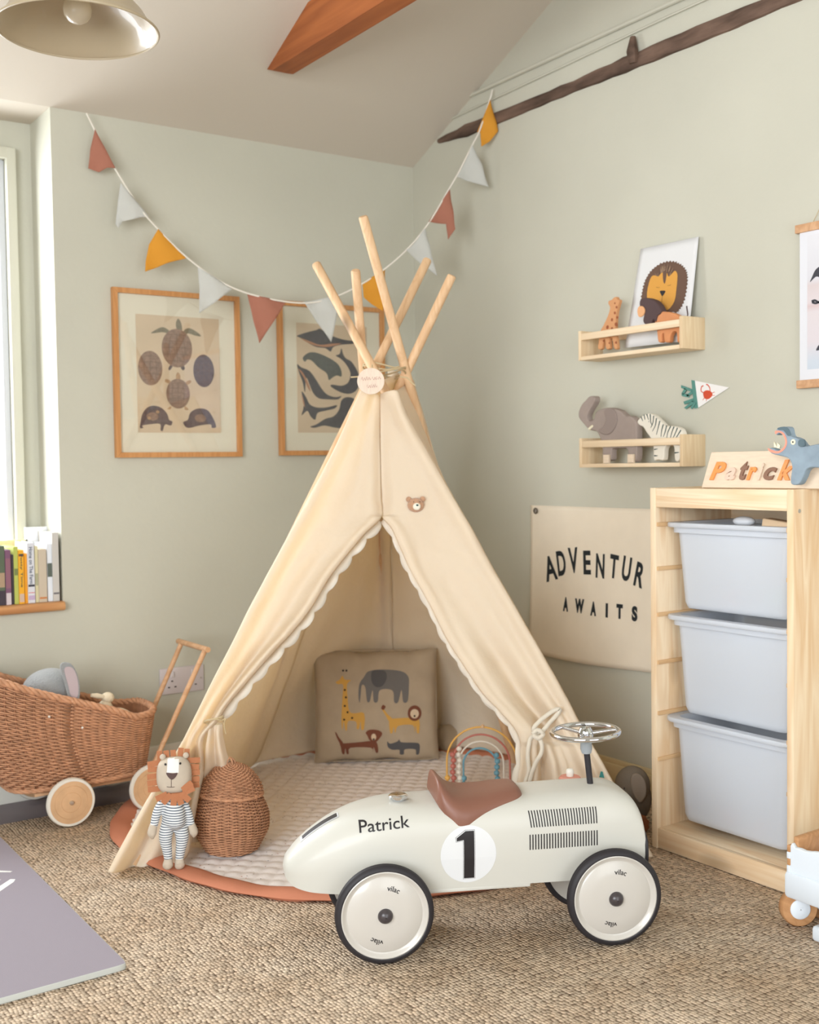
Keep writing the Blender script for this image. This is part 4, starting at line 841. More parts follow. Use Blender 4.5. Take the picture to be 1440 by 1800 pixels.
for k, a in enumerate([]):
    ar = math.radians(a); ex_, ey_ = math.copysign(abs(math.cos(ar))**.5, math.cos(ar))*.042, math.copysign(abs(math.sin(ar))**.5, math.sin(ar))*.043
    ang_ = 0 if abs(math.cos(ar)) > .75 and math.cos(ar) > 0 else (180 if math.cos(ar) < -.75 else 90+(-6 if ex_ > 0 else 6))
    pts.append(((hc.x+ex_*.9, hc.y+ey_*.9), ang_+rnd.uniform(-5, 5), .020+rnd.uniform(-.002, .002)))
fringe('mane_tuft', pts, 0, 0, .018, .0138)
nk = (hc.x, hc.y-.044)
fringe('collar_tuft', [((nk[0]+dx, nk[1]+.002-dy), an, .022) for dx, dy, an in ((-.024, .0, 200), (-.014, .003, 225), (-.002, .004, 262), (.008, .004, 285), (.018, .002, 312), (.024, -.004, 20), (.022, -.012, 35))], 0, 0, .046, .015)
b = MB(); b.tube([F(nk[0]+.021*math.cos(a), nk[1]+.001, .022+.019*math.sin(a)) for a in [2*PI*k/20 for k in range(20)]], .004, 8, True); b.build('collar', M_mane, ln)
# ------------------------------------------------------------------ wicker doll pram
pr = thing('wicker_doll_pram', (1.03, 3.2, 0), 'wicker doll pram with wooden wheels and push handle, standing by the far wall', 'doll pram')
PX0, PX1, PY0, PY1 = .70, 1.262, 3.075, 3.345
rimz = [(.66, .425), (.70, .424), (.76, .420), (.806, .409), (.86, .385), (.95, .350), (1.05, .315), (1.13, .285), (1.19, .262), (1.23, .262), (1.262, .270)]
def arc_table():
    P_ = [Vector((.265*math.copysign(abs(math.cos(a))**.55, math.cos(a)), .125*math.copysign(abs(math.sin(a))**.55, math.sin(a)))) for a in [2*PI*k/2000 for k in range(2001)]]; L_ = [0.]
    for i in range(2000): L_.append(L_[-1]+(P_[i+1]-P_[i]).length)
    out = []; j = 0
    for k in range(721):
        while L_[j] < L_[-1]*k/720 and j < 2000: j += 1
        out.append(2*PI*j/2000)
    return out
ARC = arc_table()
def pl_loop(u, t):
    q_ = (u % 1)*720; i_ = int(q_); a = ARC[i_]+(ARC[min(i_+1, 720)]-ARC[i_])*(q_-i_); c, s_ = math.cos(a), math.sin(a); e = .55
    tt = t**.85
    x0_ = .850+(.700-.850)*math.sin(min(1, tt*1.15)*PI/2); x1_ = 1.232+(PX1-1.232)*tt
    y0_ = 3.105+(PY0-3.105)*tt; y1_ = 3.315+(PY1-3.315)*tt
    x = (x0_+x1_)/2+(x1_-x0_)/2*math.copysign(abs(c)**e, c); y = (y0_+y1_)/2+(y1_-y0_)/2*math.copysign(abs(s_)**e, s_)
    zr = sinterp(rimz, .70+(x-x0_)/(x1_-x0_)*(PX1-.70)); z = .098+(zr-.098)*t
    return Vector((x, y, z)), Vector((c, s_, 0)).normalized()
weave(pl_loop, 50, 58, .0026, .0040, True, 'basket_body', pr, 5)
b = MB(); b.ring_strip([[pl_loop(k/60, t/8)[0]-pl_loop(k/60, t/8)[1]*.007 for k in range(60)] for t in range(9)], True, 0, (True, False)); b.build('inner_wall', M_wick2, pr)
braid([pl_loop(k/240, 1)[0]+Vector((0, 0, .004)) for k in range(240)], .0085, 26, 'basket_rim', pr)
braid([pl_loop(k/200, 0)[0]+pl_loop(k/200, 0)[1]*.006 for k in range(200)], .006, 20, 'foot_rim', pr)
M_lw = wood('beech', (216, 172, 132), (190, 142, 102), 0, 1., False, .5)
b = MB()
for y in (3.125, 3.295): b.box((.90, y-.008, .078), (1.25, y+.008, .094), bev=.002)
b.build('chassis', M_lw, pr)
M_disc = mat('wheel_plywood', (208, 168, 128), .6, .25, var=(30, .08)); M_rt = mat('white_wheel_rubber', (224, 218, 206), .7, .3)
for x in (.977, 1.210):
    MB().tube([(x, 3.05, .067), (x, 3.37, .067)], .004, 10).build('axle', M_lw, pr)
    MB().box((x-.012, 3.11, .062), (x+.012, 3.31, .080), bev=.002).build('axle_block', M_lw, pr)
    for y, sg in ((3.052, -1), (3.368, 1)):
        w_ = MB().lathe([(.001, -.007), (.0585, -.007), (.0585, .007), (.046, .0075), (.045, .0065), (.044, .0075), (.028, .0075), (.027, .0065), (.026, .0075), (.001, .0075)], (x, y, .067), 56, 0, (0, sg, 0)).build('wheel', M_disc, pr)
        MB().lathe([(.058, -.008), (.064, -.008), (.0665, -.003), (.0665, .003), (.064, .008), (.058, .008), (.058, -.008)], (x, y, .067), 56, 0, (0, sg, 0)).build('tyre', M_rt, w_)
        MB().lathe([(.006, .006), (.006, .012), (.003, .016), (.0005, .016)], (x, y, .067), 16, 0, (0, sg, 0)).build('hub_pin', mat('steel', (200, 196, 190), .3, .5, .8), w_)
for y, yt, zb_ in ((3.135, 3.135, .10), (3.29, 3.31, .10)):
    MB().tube([(1.245, y, zb_), (1.42, yt, .428)], .0075, 12).build('handle_rod', M_lw, pr)
MB().tube([(1.42, 3.115, .430), (1.42, 3.335, .430)], .0085, 14).build('handle_bar', M_lw, pr)
for p_ in ((1.02, .262), (.93, .305)): MB().ball((p_[0], PY0-.006, p_[1]), .0035, 8).build('stud', mat('pearl', (230, 224, 214), .3, .5), pr)
# soft toys lying in the pram
ep = Vector((0.9746, 3.2, 0.3612))
et = thing('elephant_plush', (ep.x, ep.y, .33), 'round grey plush head with a pale lined ear, lying in the wicker pram', 'soft toy')
M_gp = mat('grey_plush', (150, 152, 152), .95, .08, bump=('noise', 260, 1, (1, 1, 1), .004), sheen=.5)
hb_ = MB().ball(ep-Vector((0, 0, .01)), (.078, .07, .062), 28); hb_.build('head', M_gp, et)
b = MB(); fe = Frame((1.0046, 3.12, 0.4047), (.9, -.2, -.2), (.15, .1, 1)); P_ = spl([(-.028, .022), (.0, .03), (.022, .0), (.032, -.045), (.028, -.075), (.006, -.07), (-.010, -.03)], 4)
b.slab(P_, fe, .008, .003); b.build('ear', M_gp, et); b = MB(); b.slab([(x*.72+.004, y*.78-.004) for x, y in P_], fe, .002, .0008, 0, .0075); b.build('ear_lining', mat('mauve_satin', (178, 162, 164), .7, .2), et)
MB().ball(ep+Vector((-.03, .0, -.07)), (.075, .06, .05), 20).build('torso', M_gp, et)
# cream bunny and folded blanket
bp_ = Vector((1.1136, 3.16, 0.3092)); bn_ = thing('bunny_toy', (bp_.x, bp_.y, .24), 'small cream toy rabbit peeping over the pram rim', 'soft toy')
M_cp = mat('cream_wool', (222, 206, 178), .95, .1, bump=('noise', 200, .7, (1, 1, 1), .003))
MB().ball(bp_+Vector((.012, 0, .008)), (.019, .018, .016), 16).build('head', M_cp, bn_)
MB().ball(bp_+Vector((.004, 0, -.03)), (.024, .022, .034), 16).build('torso', M_cp, bn_)
b = MB(); b.tube([bp_+Vector((.0, -.005, .012)), bp_+Vector((-.02, -.006, .018)), bp_+Vector((-.038, -.006, .022))], lambda t: .0085-.006*abs(t-.4), 10); b.build('ear', M_cp, bn_)
bl_ = MB()
bl_.grid(lambda s_, t: Vector((1.115+.115*s_, 3.125+.17*t, .238+.026*math.sin(PI*s_)*math.sin(PI*t)+.008*math.sin(9*s_+4*t))), 24, 24)
bo = bl_.build('blanket', M_cp); bo.modifiers.new('thickness', 'SOLIDIFY').thickness = .012
tag(bo, 'folded cream blanket lying at the foot end of the pram', 'blanket'); recentre(bo)
# ------------------------------------------------------------------ storage unit with three tubs
M_pine = wood('pale_pine', (238, 216, 184), (214, 172, 124), 2, .75, True, .55)
M_piney = wood('pale_pine_long', (240, 220, 190), (220, 182, 136), 1, .75, True, .55)
CX, CY0, CY1, CT = 2.108, 1.567, 1.990, .906                 # front face, near and far side, top
cab = thing('storage_unit', (CX+.14, (CY0+CY1)/2, 0), 'tall pale pine storage frame holding three white plastic tubs', 'storage unit')
for y0, y1 in ((CY1-.018, CY1), (CY0, CY0+.018)):
    MB().box((CX, y0, 0), (CX+.295, y1, CT), bev=.0015).build('side_panel', M_pine, cab)
MB().box((CX+.002, CY0+.018, CT-.048), (CX+.018, CY1-.018, CT-.001), bev=.001).build('top_rail', M_piney, cab)
MB().box((CX+.018, CY0+.018, CT-.016), (CX+.29, CY1-.018, CT-.001), bev=.001).build('top_panel', M_piney, cab)
MB().box((CX+.002, CY0+.018, .002), (CX+.018, CY1-.018, .052), bev=.001).build('plinth', M_piney, cab)
MB().box((CX+.018, CY0+.018, .036), (CX+.29, CY1-.018, .052), bev=.001).build('bottom_shelf', M_piney, cab)
MB().box((CX+.285, CY0+.018, .05), (CX+.292, CY1-.018, CT-.02)).build('back_panel', M_piney, cab)
M_groove = wood('pine_runner', (214, 178, 134), (196, 154, 108), 0, .8, False, .6)
zs = [.815, .705, .590, .470, .342, .226]
for z in zs:
    for y0, y1 in ((CY1-.0225, CY1-.0175), (CY0+.0175, CY0+.0225)): MB().box((CX+.004, y0, z-.005), (CX+.28, y1, z+.005), bev=.001).build('runner', M_groove, cab)
b = MB(); b.lathe([(.0045, 0), (.0045, .001), (.0035, .0013), (.001, .0006)], (CX+.02, CY0, .858), 14, 0, (0, -1, 0)); b.build('screw', mat('steel', (200, 196, 190), .3, .5, .8), cab)
M_tub = mat('white_tub_plastic', (238, 243, 250), .4, .4, transl=.30)
tm = M_tub.node_tree; tr_ = tm.nodes.new('ShaderNodeBsdfTransparent'); mx_ = tm.nodes.new('ShaderNodeMixShader'); mx_.inputs[0].default_value = .22
lk = tm.nodes['Material Output'].inputs[0].links[0].from_socket; tm.links.new(lk, mx_.inputs[1]); tm.links.new(tr_.outputs[0], mx_.inputs[2]); tm.links.new(mx_.outputs[0], tm.nodes['Material Output'].inputs[0])
def tub(zt, zb_, x0, label):
    t = thing('storage_tub', (x0+.12, (CY0+CY1)/2, zb_), label, 'tub', 'white tubs in the pine storage unit')
    yc = (CY0+CY1)/2; hw_ = .172; D_ = .245
    def ring(ex_, ix, z, r=.028, n=6):
        P = []; ya, yb, xa, xb = yc-hw_+ix-ex_, yc+hw_-ix+ex_, x0+ix*.6-ex_, x0+D_-ix*.6+ex_
        for cx_, cy_, a0 in ((xb-r, yb-r, 0), (xa+r, yb-r, 90), (xa+r, ya+r, 180), (xb-r, ya+r, 270)):
            for k in range(n+1): a = math.radians(a0+90*k/n); P.append(Vector((cx_+r*math.cos(a), cy_+r*math.sin(a), z)))
        return P
    b = MB(); H_ = zt-zb_
    R_ = [ring(0, .024, zb_+.001, .02), ring(0, .019, zb_+.004), ring(0, .014, zb_+.016), ring(0, .0, zt-.010), ring(0, .002, zt-.002), ring(0, .004, zt-.010), ring(0, .018, zb_+.018), ring(0, .026, zb_+.006, .02)]
    b.ring_strip(R_, True, 0, (True, True)); b.build('tub_body', M_tub, t, ang=50)
    b = MB(); R_ = [ring(-.003, 0, zt-.006), ring(.020, 0, zt-.006, .036), ring(.0215, 0, zt-.004, .037), ring(.0215, 0, zt+.003, .037), ring(.020, 0, zt+.005, .036), ring(-.003, 0, zt+.005)]
    b.ring_strip(R_+[R_[0]], True); R_ = [ring(-.002, 0, zt-.020), ring(.010, 0, zt-.020, .034), ring(.010, 0, zt-.005, .034), ring(-.002, 0, zt-.005)]; b.ring_strip(R_+[R_[0]], True)
    b.build('rim', M_tub, t, ang=50); return t
tub(.815, .606, 2.150, 'white plastic storage tub in the topmost place of the pine frame')
tub(.585, .345, 2.150, 'white plastic storage tub in the middle of the pine frame')
tub(.330, .075, 2.146, 'white plastic storage tub lowest in the pine frame, near the floor')
for nm, x, y, z, r, c, lb in (('pink', 2.190, 1.79, .640, .020, (236, 120, 120), 'pink toy ball showing faintly through the topmost tub'), ('green', 2.190, 1.66, .655, .022, (80, 200, 160), 'green toy ball showing faintly through the topmost tub'),
        ('blue', 2.186, 1.90, .125, .022, (90, 120, 190), 'blue toy ball showing faintly through the lowest tub'), ('red', 2.188, 1.80, .112, .024, (236, 100, 90), 'red toy ball showing faintly through the lowest tub'), ('peach', 2.187, 1.71, .108, .022, (240, 150, 120), 'peach toy ball showing faintly through the lowest tub')):
    o = MB().ball((x, y, z), r, 16).build('toy_ball', mat('ball_'+nm, c, .5)); recentre(o); tag(o, lb, 'ball', 'toy balls in the tubs')
o = MB().box((2.165, 1.625, .80), (2.20, 1.70, .832), bev=.003, fr=lambda x, y, z: Vector((x+(z-.8)*.2, y, z+.12*(y-1.66)))).build('wooden_block', mat('block_wood', (226, 196, 160), .6)); recentre(o); tag(o, 'pale wooden block sticking up out of the topmost tub', 'block')
o = MB().ball((2.20, 1.775, .826), (.02, .03, .012), 16).build('toy_ball', mat('white_toy', (226, 228, 232), .5)); recentre(o); tag(o, 'white toy peeping over the rim of the topmost tub', 'ball')
# things on top of the unit
M_birch = mat('birch_ply', (228, 208, 184), .6, .25, var=(30, .05, (1, 1, 6)))
npz = thing('name_puzzle', (2.165, 1.74, CT), 'wooden name puzzle board with coloured letters standing on the storage unit', 'puzzle')
fn_ = Frame((2.150, 0, CT), (0, -1, 0), (.22, 0, 1), None); fn_.n = Vector((-1, 0, .22)).normalized()
u0, u1, vh = -1.8622, -1.5757, 0.0886
uo = 0.0146
b = MB(); b.slab([(u0, .001), (u1+.09, .001), (u1+.09, vh), (u0+uo, vh)], fn_, .016, .002, 0, -.016); b.build('board', M_birch, npz)
cols = {'P': (232, 152, 84), 'a': (226, 196, 176), 't': (140, 104, 84), 'r': (232, 152, 84), 'i': (224, 200, 178), 'c': (140, 104, 84), 'k': (236, 158, 96)}
xs_ = [-1.837825, -1.792325, -1.750075, -1.72895, -1.698075, -1.681825, -1.642825]
wd = [.044, .030, .022, .026, .014, .034, .042]
hi_ = {'P': .044, 'a': .030, 't': .044, 'r': .031, 'i': .040, 'c': .030, 'k': .047}
for ch, x_, w_ in zip('Patrick', xs_, wd):
    g_ = fit(glyphs(ch, 1, .035, .32), x_, .019, w_, hi_[ch])
    pock = MB(); pock.add([fn_(a-.0022, c+.0010, .0004) for a, c in g_[0]], g_[1]); pock.build('letter_pocket_shade', mat('pocket_shadow', (86, 64, 50), .9), npz, smooth=False)  # flat dark offset copy of the letter: shade of its pocket, painted on the board
    m_ = mat('letter_'+ch, cols[ch], .55, .3); L_ = MB(); top_ = [fn_(a, c, .0050) for a, c in g_[0]]; bot_ = [fn_(a, c, .0006) for a, c in g_[0]]
    L_.add(top_, g_[1]); ed = {}
    for f in g_[1]:
        for i in range(len(f)): ed[(f[i], f[(i+1) % len(f)])] = ed.get((f[i], f[(i+1) % len(f)]), 0)+1
    base = len(L_.v); L_.pts(bot_)
    for (p_, q_) in ed:
        if (q_, p_) not in ed: L_.face((p_, base+p_, base+q_, q_))
    L_.build('letter', m_, npz, smooth=False)
# hippo
M_hip = mat('blue_grey_paint', (140, 156, 168), .65, .25, bump=('noise', 200, .25, (1, 1, 1), .001), var=(30, .12)); M_hipd = mat('dark_blue_grey', (92, 110, 118), .65, .25)
fh = Frame((2.125, 0, 0), (0, -1, 0), (0, 0, 1), (-1, 0, 0))
hp = thing('wooden_hippo', (2.125, 1.58, CT), 'painted blue grey wooden hippo with wide open mouth standing on the storage unit', 'toy animal')
b = MB()
b.slab(spl([(-1.6297, 0.9946), (-1.622, 0.9982), (-1.6039, 0.9916), (-1.5904, 0.9988), (-1.586, 1.0112), (-1.5904, 1.0239), (-1.6009, 1.0292), (-1.6084, 1.0257), (-1.6114, 1.032), (-1.6054, 1.0419), (-1.5904, 1.0439), (-1.5771, 1.0409), (-1.5712, 1.0233), (-1.5595, 1.0192), (-1.5479, 1.014), (-1.5334, 1.0001), (-1.5078, 1.0032), (-1.439, 1.0075), (-1.3861, 0.9781), (-1.3859, 0.9196), (-1.4254, 0.917), (-1.4281, 0.9455), (-1.5008, 0.9531), (-1.5291, 0.9509), (-1.5392, 0.9336), (-1.5507, 0.9175), (-1.5697, 0.9174), (-1.5712, 0.9336), (-1.5683, 0.9561), (-1.5771, 0.9736), (-1.6009, 0.9802), (-1.6221, 0.9856)], 3), fh, .022, .003)
b.build('figure', M_hip, hp)
b = MB(); b.slab(spl([(-1.6312, 0.9972), (-1.6221, 0.9944), (-1.6039, 0.9903), (-1.589, 0.9988), (-1.5845, 1.0112), (-1.5904, 1.0251), (-1.6009, 1.0317), (-1.6099, 1.0282), (-1.6114, 1.0346), (-1.6009, 1.0355), (-1.5875, 1.0288), (-1.5801, 1.0111), (-1.586, 0.995), (-1.6039, 0.9853), (-1.6251, 0.9894)], 3), fh, .0008, 0, 0, .0218); b.build('mouth_lining', mat('coral_paint', (238, 150, 128), .6), hp)
b = MB(); p_ = [(-1.619, 1.0121), (-1.613, 1.0018)]; b.slab([(-1.619, 1.0121), (-1.6099, 0.998), (-1.619, 0.9994)], fh, .004, .0004, 0, .013); b.build('tooth', mat('ivory_paint', (232, 224, 196), .5), hp)
b = MB(); b.slab([(-1.6099, 1.0093), (-1.6024, 1.0029), (-1.6039, 0.9966), (-1.6114, 0.9968)], fh, .004, .0004, 0, .013); b.build('tooth', mat('ivory_paint', (232, 224, 196), .5), hp)
b = MB(); b.slab(ell(*(-1.5644, 1.0094), .0062, .0062, 20), fh, .001, .0003, 0, .0218); b.build('eye', mat('ivory_paint', (232, 224, 196), .5), hp)
MB().slab(ell(*(-1.5644, 1.0094), .0018, .0018, 10), fh, .001, 0, 0, .0228).build('pupil', M_ink, hp)
b = MB(); b.slab(spl([(-1.5479, 1.0127), (-1.5349, 1.0136), (-1.5334, 1.0001), (-1.5479, 1.0004)], 3), fh, .006, .001, 0, .02); b.build('ear', M_hipd, hp)
b = MB(); b.slab(spl([(-1.6039, 1.0419), (-1.58, 1.0423), (-1.5697, 1.0257), (-1.5786, 1.0235), (-1.5889, 1.0351), (-1.6024, 1.0368)], 3), fh, .0006, 0, 0, .0218); b.build('snout_patch', M_hipd, hp)
o = MB().box((2.17, 1.50, CT), (2.25, 1.585, CT+.035), bev=.002).build('wooden_block', M_birch); recentre(o); tag(o, 'plain pale wooden block standing behind the blue hippo', 'block')
# ------------------------------------------------------------------ two wall shelves
M_shelf = wood('birch_shelf', (240, 220, 190), (226, 198, 160), 1, 1.2, False, .55); M_shelfz = wood('birch_shelf_end', (234, 212, 178), (216, 186, 144), 2, 1.2, False, .55)
def shelf(z0, label):
    t = thing('wall_shelf', (2.365, 2.27, z0), label, 'shelf', 'small wall shelves')
    SX, y0, y1, h = 2.32, 2.072, 2.470, .086
    for a, c in ((y0, y0+.011), (y1-.011, y1)): MB().box((SX, a, z0), (XB, c, z0+h), bev=.0015).build('end_panel', M_shelfz, t)
    MB().box((SX, y0+.011, z0), (XB-.001, y1-.011, z0+.011), bev=.001).build('bottom_board', M_shelf, t)
    MB().box((SX, y0+.011, z0+h-.028), (SX+.010, y1-.011, z0+h-.008), bev=.002).build('front_rail', M_shelf, t)
    MB().box((XB-.008, y0+.011, z0+h-.030), (XB-.001, y1-.011, z0+h-.004), bev=.001).build('back_rail', M_shelf, t)
    return t
S1, S2 = 1.270, .957
shelf(S1, 'small birch wall shelf holding the giraffe and the lion picture'); shelf(S2, 'small birch wall shelf holding the elephant and the zebra')
# lion card
lc = thing('lion_card', (2.39, 2.2, S1+.011), 'white card with a painted lion face leaning on the wall above the shelf', 'picture')
fcard = Frame((2.392, 0, 0), (0, -1, 0), (0, 0, 1), (-1, 0, 0))
def cardpt(u_, v_, l=0): return Vector((2.366+.034*max(0, min(1, (v_-S1)/.30))-l-.012*max(0, (u_+2.10)/.1)**2, -u_, v_))
ca = [(-2.2962, 1.5744), (-2.0847, 1.5731), (-2.0959, 1.2938), (-2.3294, 1.297)]
cb = MB(); cb.grid(lambda s_, t: (lambda a, c: cardpt(a[0]+(c[0]-a[0])*s_, max(S1+.012, a[1]+(c[1]-a[1])*s_)))((ca[3][0]+(ca[0][0]-ca[3][0])*t, ca[3][1]+(ca[0][1]-ca[3][1])*t), (ca[2][0]+(ca[1][0]-ca[2][0])*t, ca[2][1]+(ca[1][1]-ca[2][1])*t)), 14, 14)
CB = bvh_of(cb); o = cb.build('sheet', mat('white_card', (222, 222, 222), .85, .15), lc); o.modifiers.new('thickness', 'SOLIDIFY').thickness = .0006
rnd = random.Random(2); cm = [(-2.1966, 1.4506)][0]
def spiky(P, amp, n=6):
    Q = spl(P, n); o = []
    for i, (x, y) in enumerate(Q):
        k = 1+(amp if i % 2 else -amp)*rnd.uniform(.6, 1.2); o.append((cm[0]+(x-cm[0])*k, cm[1]+(y-cm[1])*k))
    return o
b = MB(); fd = Frame((2.2, 0, 0), (0, -1, 0), (0, 0, 1), (-1, 0, 0))
def cdr(P, lift, m, maxe=.02): drape(b, [flat(P)], fd, CB, lift, maxe, m)
cdr(spiky([(-2.2692, 1.3984), (-2.2799, 1.4236), (-2.2775, 1.452), (-2.2708, 1.4781), (-2.2555, 1.4998), (-2.2319, 1.5152), (-2.1982, 1.5226), (-2.1631, 1.5172), (-2.1368, 1.5039), (-2.1188, 1.4844), (-2.1129, 1.4637), (-2.1131, 1.4332), (-2.1192, 1.4034), (-2.1334, 1.3821), (-2.1537, 1.3768)], .03), .0008, 0)
rr2 = random.Random(9)
for k in range(90):
    a = rr2.uniform(-.6, PI+.9); r0_, r1_ = rr2.uniform(.6, .75), rr2.uniform(.88, 1.0); A0 = (cm[0]+.052*r0_*math.cos(a), cm[1]+.066*r0_*math.sin(a)); A1 = (cm[0]+.052*r1_*math.cos(a), cm[1]+.066*r1_*math.sin(a))
    cdr(stroke([A0, A1], (.0012, .0004), 1), .0012, rr2.choice((1, 2, 2)))
cdr(spl([(-2.2497, 1.4119), (-2.258, 1.4446), (-2.2492, 1.483), (-2.2363, 1.4907), (-2.2194, 1.4851), (-2.2089, 1.493), (-2.1901, 1.4918), (-2.1819, 1.4797), (-2.1715, 1.4844), (-2.1592, 1.4919), (-2.1491, 1.4781), (-2.1493, 1.438), (-2.1535, 1.4077), (-2.1742, 1.387), (-2.2054, 1.386), (-2.2327, 1.394)], 3), .0016, 3)
cdr(spl([(-2.2026, 1.4952), (-2.1901, 1.4949), (-2.1902, 1.4716), (-2.1944, 1.4612), (-2.2006, 1.473)], 3), .0019, 0)
cdr(spl([(-2.2092, 1.4429), (-2.1987, 1.4431), (-2.1883, 1.4401), (-2.1925, 1.4329), (-2.1988, 1.4275), (-2.205, 1.4345)], 3), .0022, 4)
cdr(stroke([(-2.1988, 1.429), (-2.199, 1.4056)], .001, 1), .0022, 4); cdr(stroke([(-2.2238, 1.4559), (-2.2154, 1.4532), (-2.2112, 1.4542)], .001, 2), .0022, 5); cdr(stroke([(-2.182, 1.4549), (-2.1738, 1.4537), (-2.1696, 1.4563)], .001, 2), .0022, 5)
b.build('lion_painting', [mat('mane_brown', (108, 84, 70), .9), mat('mane_dark', (72, 54, 48), .9), mat('mane_light', (190, 160, 130), .9), mat('lion_yellow', (216, 158, 76), .9), M_ink, mat('soft_brown', (130, 90, 50), .9)], lc)
# toy animals on the shelves
def toy(name, x, th, label, z0):
    t = thing(name, (x, 2.27, z0), label, 'toy animal', 'wooden animals on the wall shelves'); return t, Frame((x, 0, 0), (0, -1, 0), (0, 0, 1), (-1, 0, 0))
t, f = toy('wooden_giraffe', 2.357, .014, 'slim brown spotted wooden giraffe standing at the far end of the shelf', S1+.011)
P_ = spl([(-2.4127, 1.3012), (-2.4078, 1.3303), (-2.4029, 1.3511), (-2.3888, 1.3676), (-2.3725, 1.3902), (-2.3632, 1.4102), (-2.3654, 1.4186), (-2.3699, 1.4256), (-2.3675, 1.4334), (-2.3561, 1.4352), (-2.347, 1.4405), (-2.338, 1.4409), (-2.3336, 1.434), (-2.3247, 1.4296), (-2.3293, 1.4173), (-2.3362, 1.3989), (-2.3409, 1.3721), (-2.3412, 1.3398), (-2.3348, 1.2957), (-2.3484, 1.2969), (-2.3549, 1.3234), (-2.3663, 1.3262), (-2.3642, 1.2984), (-2.3803, 1.2982), (-2.3846, 1.3247), (-2.3916, 1.3205), (-2.3964, 1.2997)], 3)
b = MB(); b.slab([(a, max(c, S1+.0112)) for a, c in P_], f, .014, .0025); b.build('figure', mat('giraffe_wood', (206, 150, 104), .6), t)
b = MB()
for px, py, r_ in [(-2.3358, 1.4113, 0.004), (-2.3427, 1.396, 0.0045), (-2.3338, 1.3821, 0.004), (-2.3542, 1.378, 0.005), (-2.3385, 1.3633, 0.006), (-2.3726, 1.3589, 0.006), (-2.3544, 1.3521, 0.0055), (-2.3843, 1.3423, 0.006), (-2.3637, 1.3337, 0.006), (-2.341, 1.3346, 0.005), (-2.3891, 1.3216, 0.003), (-2.3662, 1.3128, 0.003), (-2.339, 1.3118, 0.004), (-2.3424, 1.4233, 0.003)]: b.slab(ell(px, py, r_*.9, r_, 7, px*40), f, .0006, 0, 0, .0136)
b.build('spots', mat('giraffe_spots', (150, 82, 48), .6), t)
t, f = toy('wooden_lion', 2.354, .02, 'orange wooden lion with a dark mane standing before the lion card', S1+.011)
P_ = spl([(-2.1643, 1.2982), (-2.1703, 1.3296), (-2.1785, 1.3521), (-2.1742, 1.3733), (-2.1434, 1.3773), (-2.1032, 1.3695), (-2.0775, 1.3575), (-2.0659, 1.3337), (-2.072, 1.2952), (-2.0858, 1.2906), (-2.0876, 1.3149), (-2.1015, 1.3194), (-2.1135, 1.3085), (-2.1176, 1.2937), (-2.1378, 1.2956), (-2.1417, 1.319), (-2.1499, 1.3121), (-2.15, 1.2968)], 3)
b = MB(); b.slab([(-2.21+(a+2.21)*.86-.002, max(c, S1+.0112)) for a, c in P_], f, .018, .003); b.build('figure', mat('lion_orange', (214, 146, 98), .6, var=(20, .1)), t)
b = MB(); b.slab(spl([(-2.237, 1.4025), (-2.2348, 1.4179), (-2.2156, 1.4217), (-2.1947, 1.4159), (-2.174, 1.4041), (-2.1576, 1.3821), (-2.1618, 1.3718), (-2.1721, 1.3668), (-2.1785, 1.3521), (-2.1867, 1.3592), (-2.1951, 1.3478), (-2.212, 1.3465), (-2.2246, 1.3588), (-2.2202, 1.3786), (-2.2286, 1.3905)], 3), f, .024, .003, 0, -.002); b.build('mane', mat('mane_paint', (84, 66, 66), .65), t)
b = MB(); b.slab(spl([(-2.2414, 1.3858), (-2.237, 1.3994), (-2.2221, 1.3991), (-2.2138, 1.3872), (-2.2202, 1.3739), (-2.2351, 1.371)], 3), f, .005, .0015, 0, .0215); b.build('face', mat('lion_face_wood', (226, 170, 122), .6), t)
b = MB(); b.tube([f([(-2.0698, 1.3416)][0][0]-.014, [(-2.0698, 1.3416)][0][1], .006), f([(-2.0658, 1.3606)][0][0]-.012, [(-2.0658, 1.3606)][0][1], .006), f([(-2.0715, 1.3838)][0][0]-.010, [(-2.0715, 1.3838)][0][1], .006)], .0018, 8); b.build('tail', mat('mane_paint', (84, 66, 66), .65), t)
M_el = mat('taupe_grey_paint', (158, 144, 136), .7, .2, var=(18, .06))
t, f = toy('wooden_elephant', 2.352, .03, 'taupe grey wooden elephant with raised trunk standing on the shelf', S2+.011)
P_ = spl([(-2.3783, 0.9789), (-2.3802, 1.0167), (-2.3892, 1.0415), (-2.403, 1.0601), (-2.4194, 1.0639), (-2.4382, 1.0695), (-2.4571, 1.0852), (-2.4762, 1.1027), (-2.4784, 1.1196), (-2.4661, 1.1407), (-2.4468, 1.1547), (-2.4325, 1.1638), (-2.4137, 1.1628), (-2.4091, 1.151), (-2.4186, 1.1383), (-2.4329, 1.1224), (-2.4426, 1.1046), (-2.4332, 1.0926), (-2.4143, 1.0984), (-2.4048, 1.1178), (-2.3769, 1.1263), (-2.3449, 1.1264), (-2.3091, 1.1166), (-2.2871, 1.1011), (-2.2652, 1.0986), (-2.248, 1.082), (-2.2439, 1.0565), (-2.2467, 0.9773), (-2.2771, 0.9776), (-2.2813, 1.0065), (-2.31, 1.0103), (-2.3415, 1.0077), (-2.3463, 0.9785)], 4)
b = MB(); b.slab([(a, max(c, S2+.0112)) for a, c in P_], f, .026, .004); b.build('figure', M_el, t)
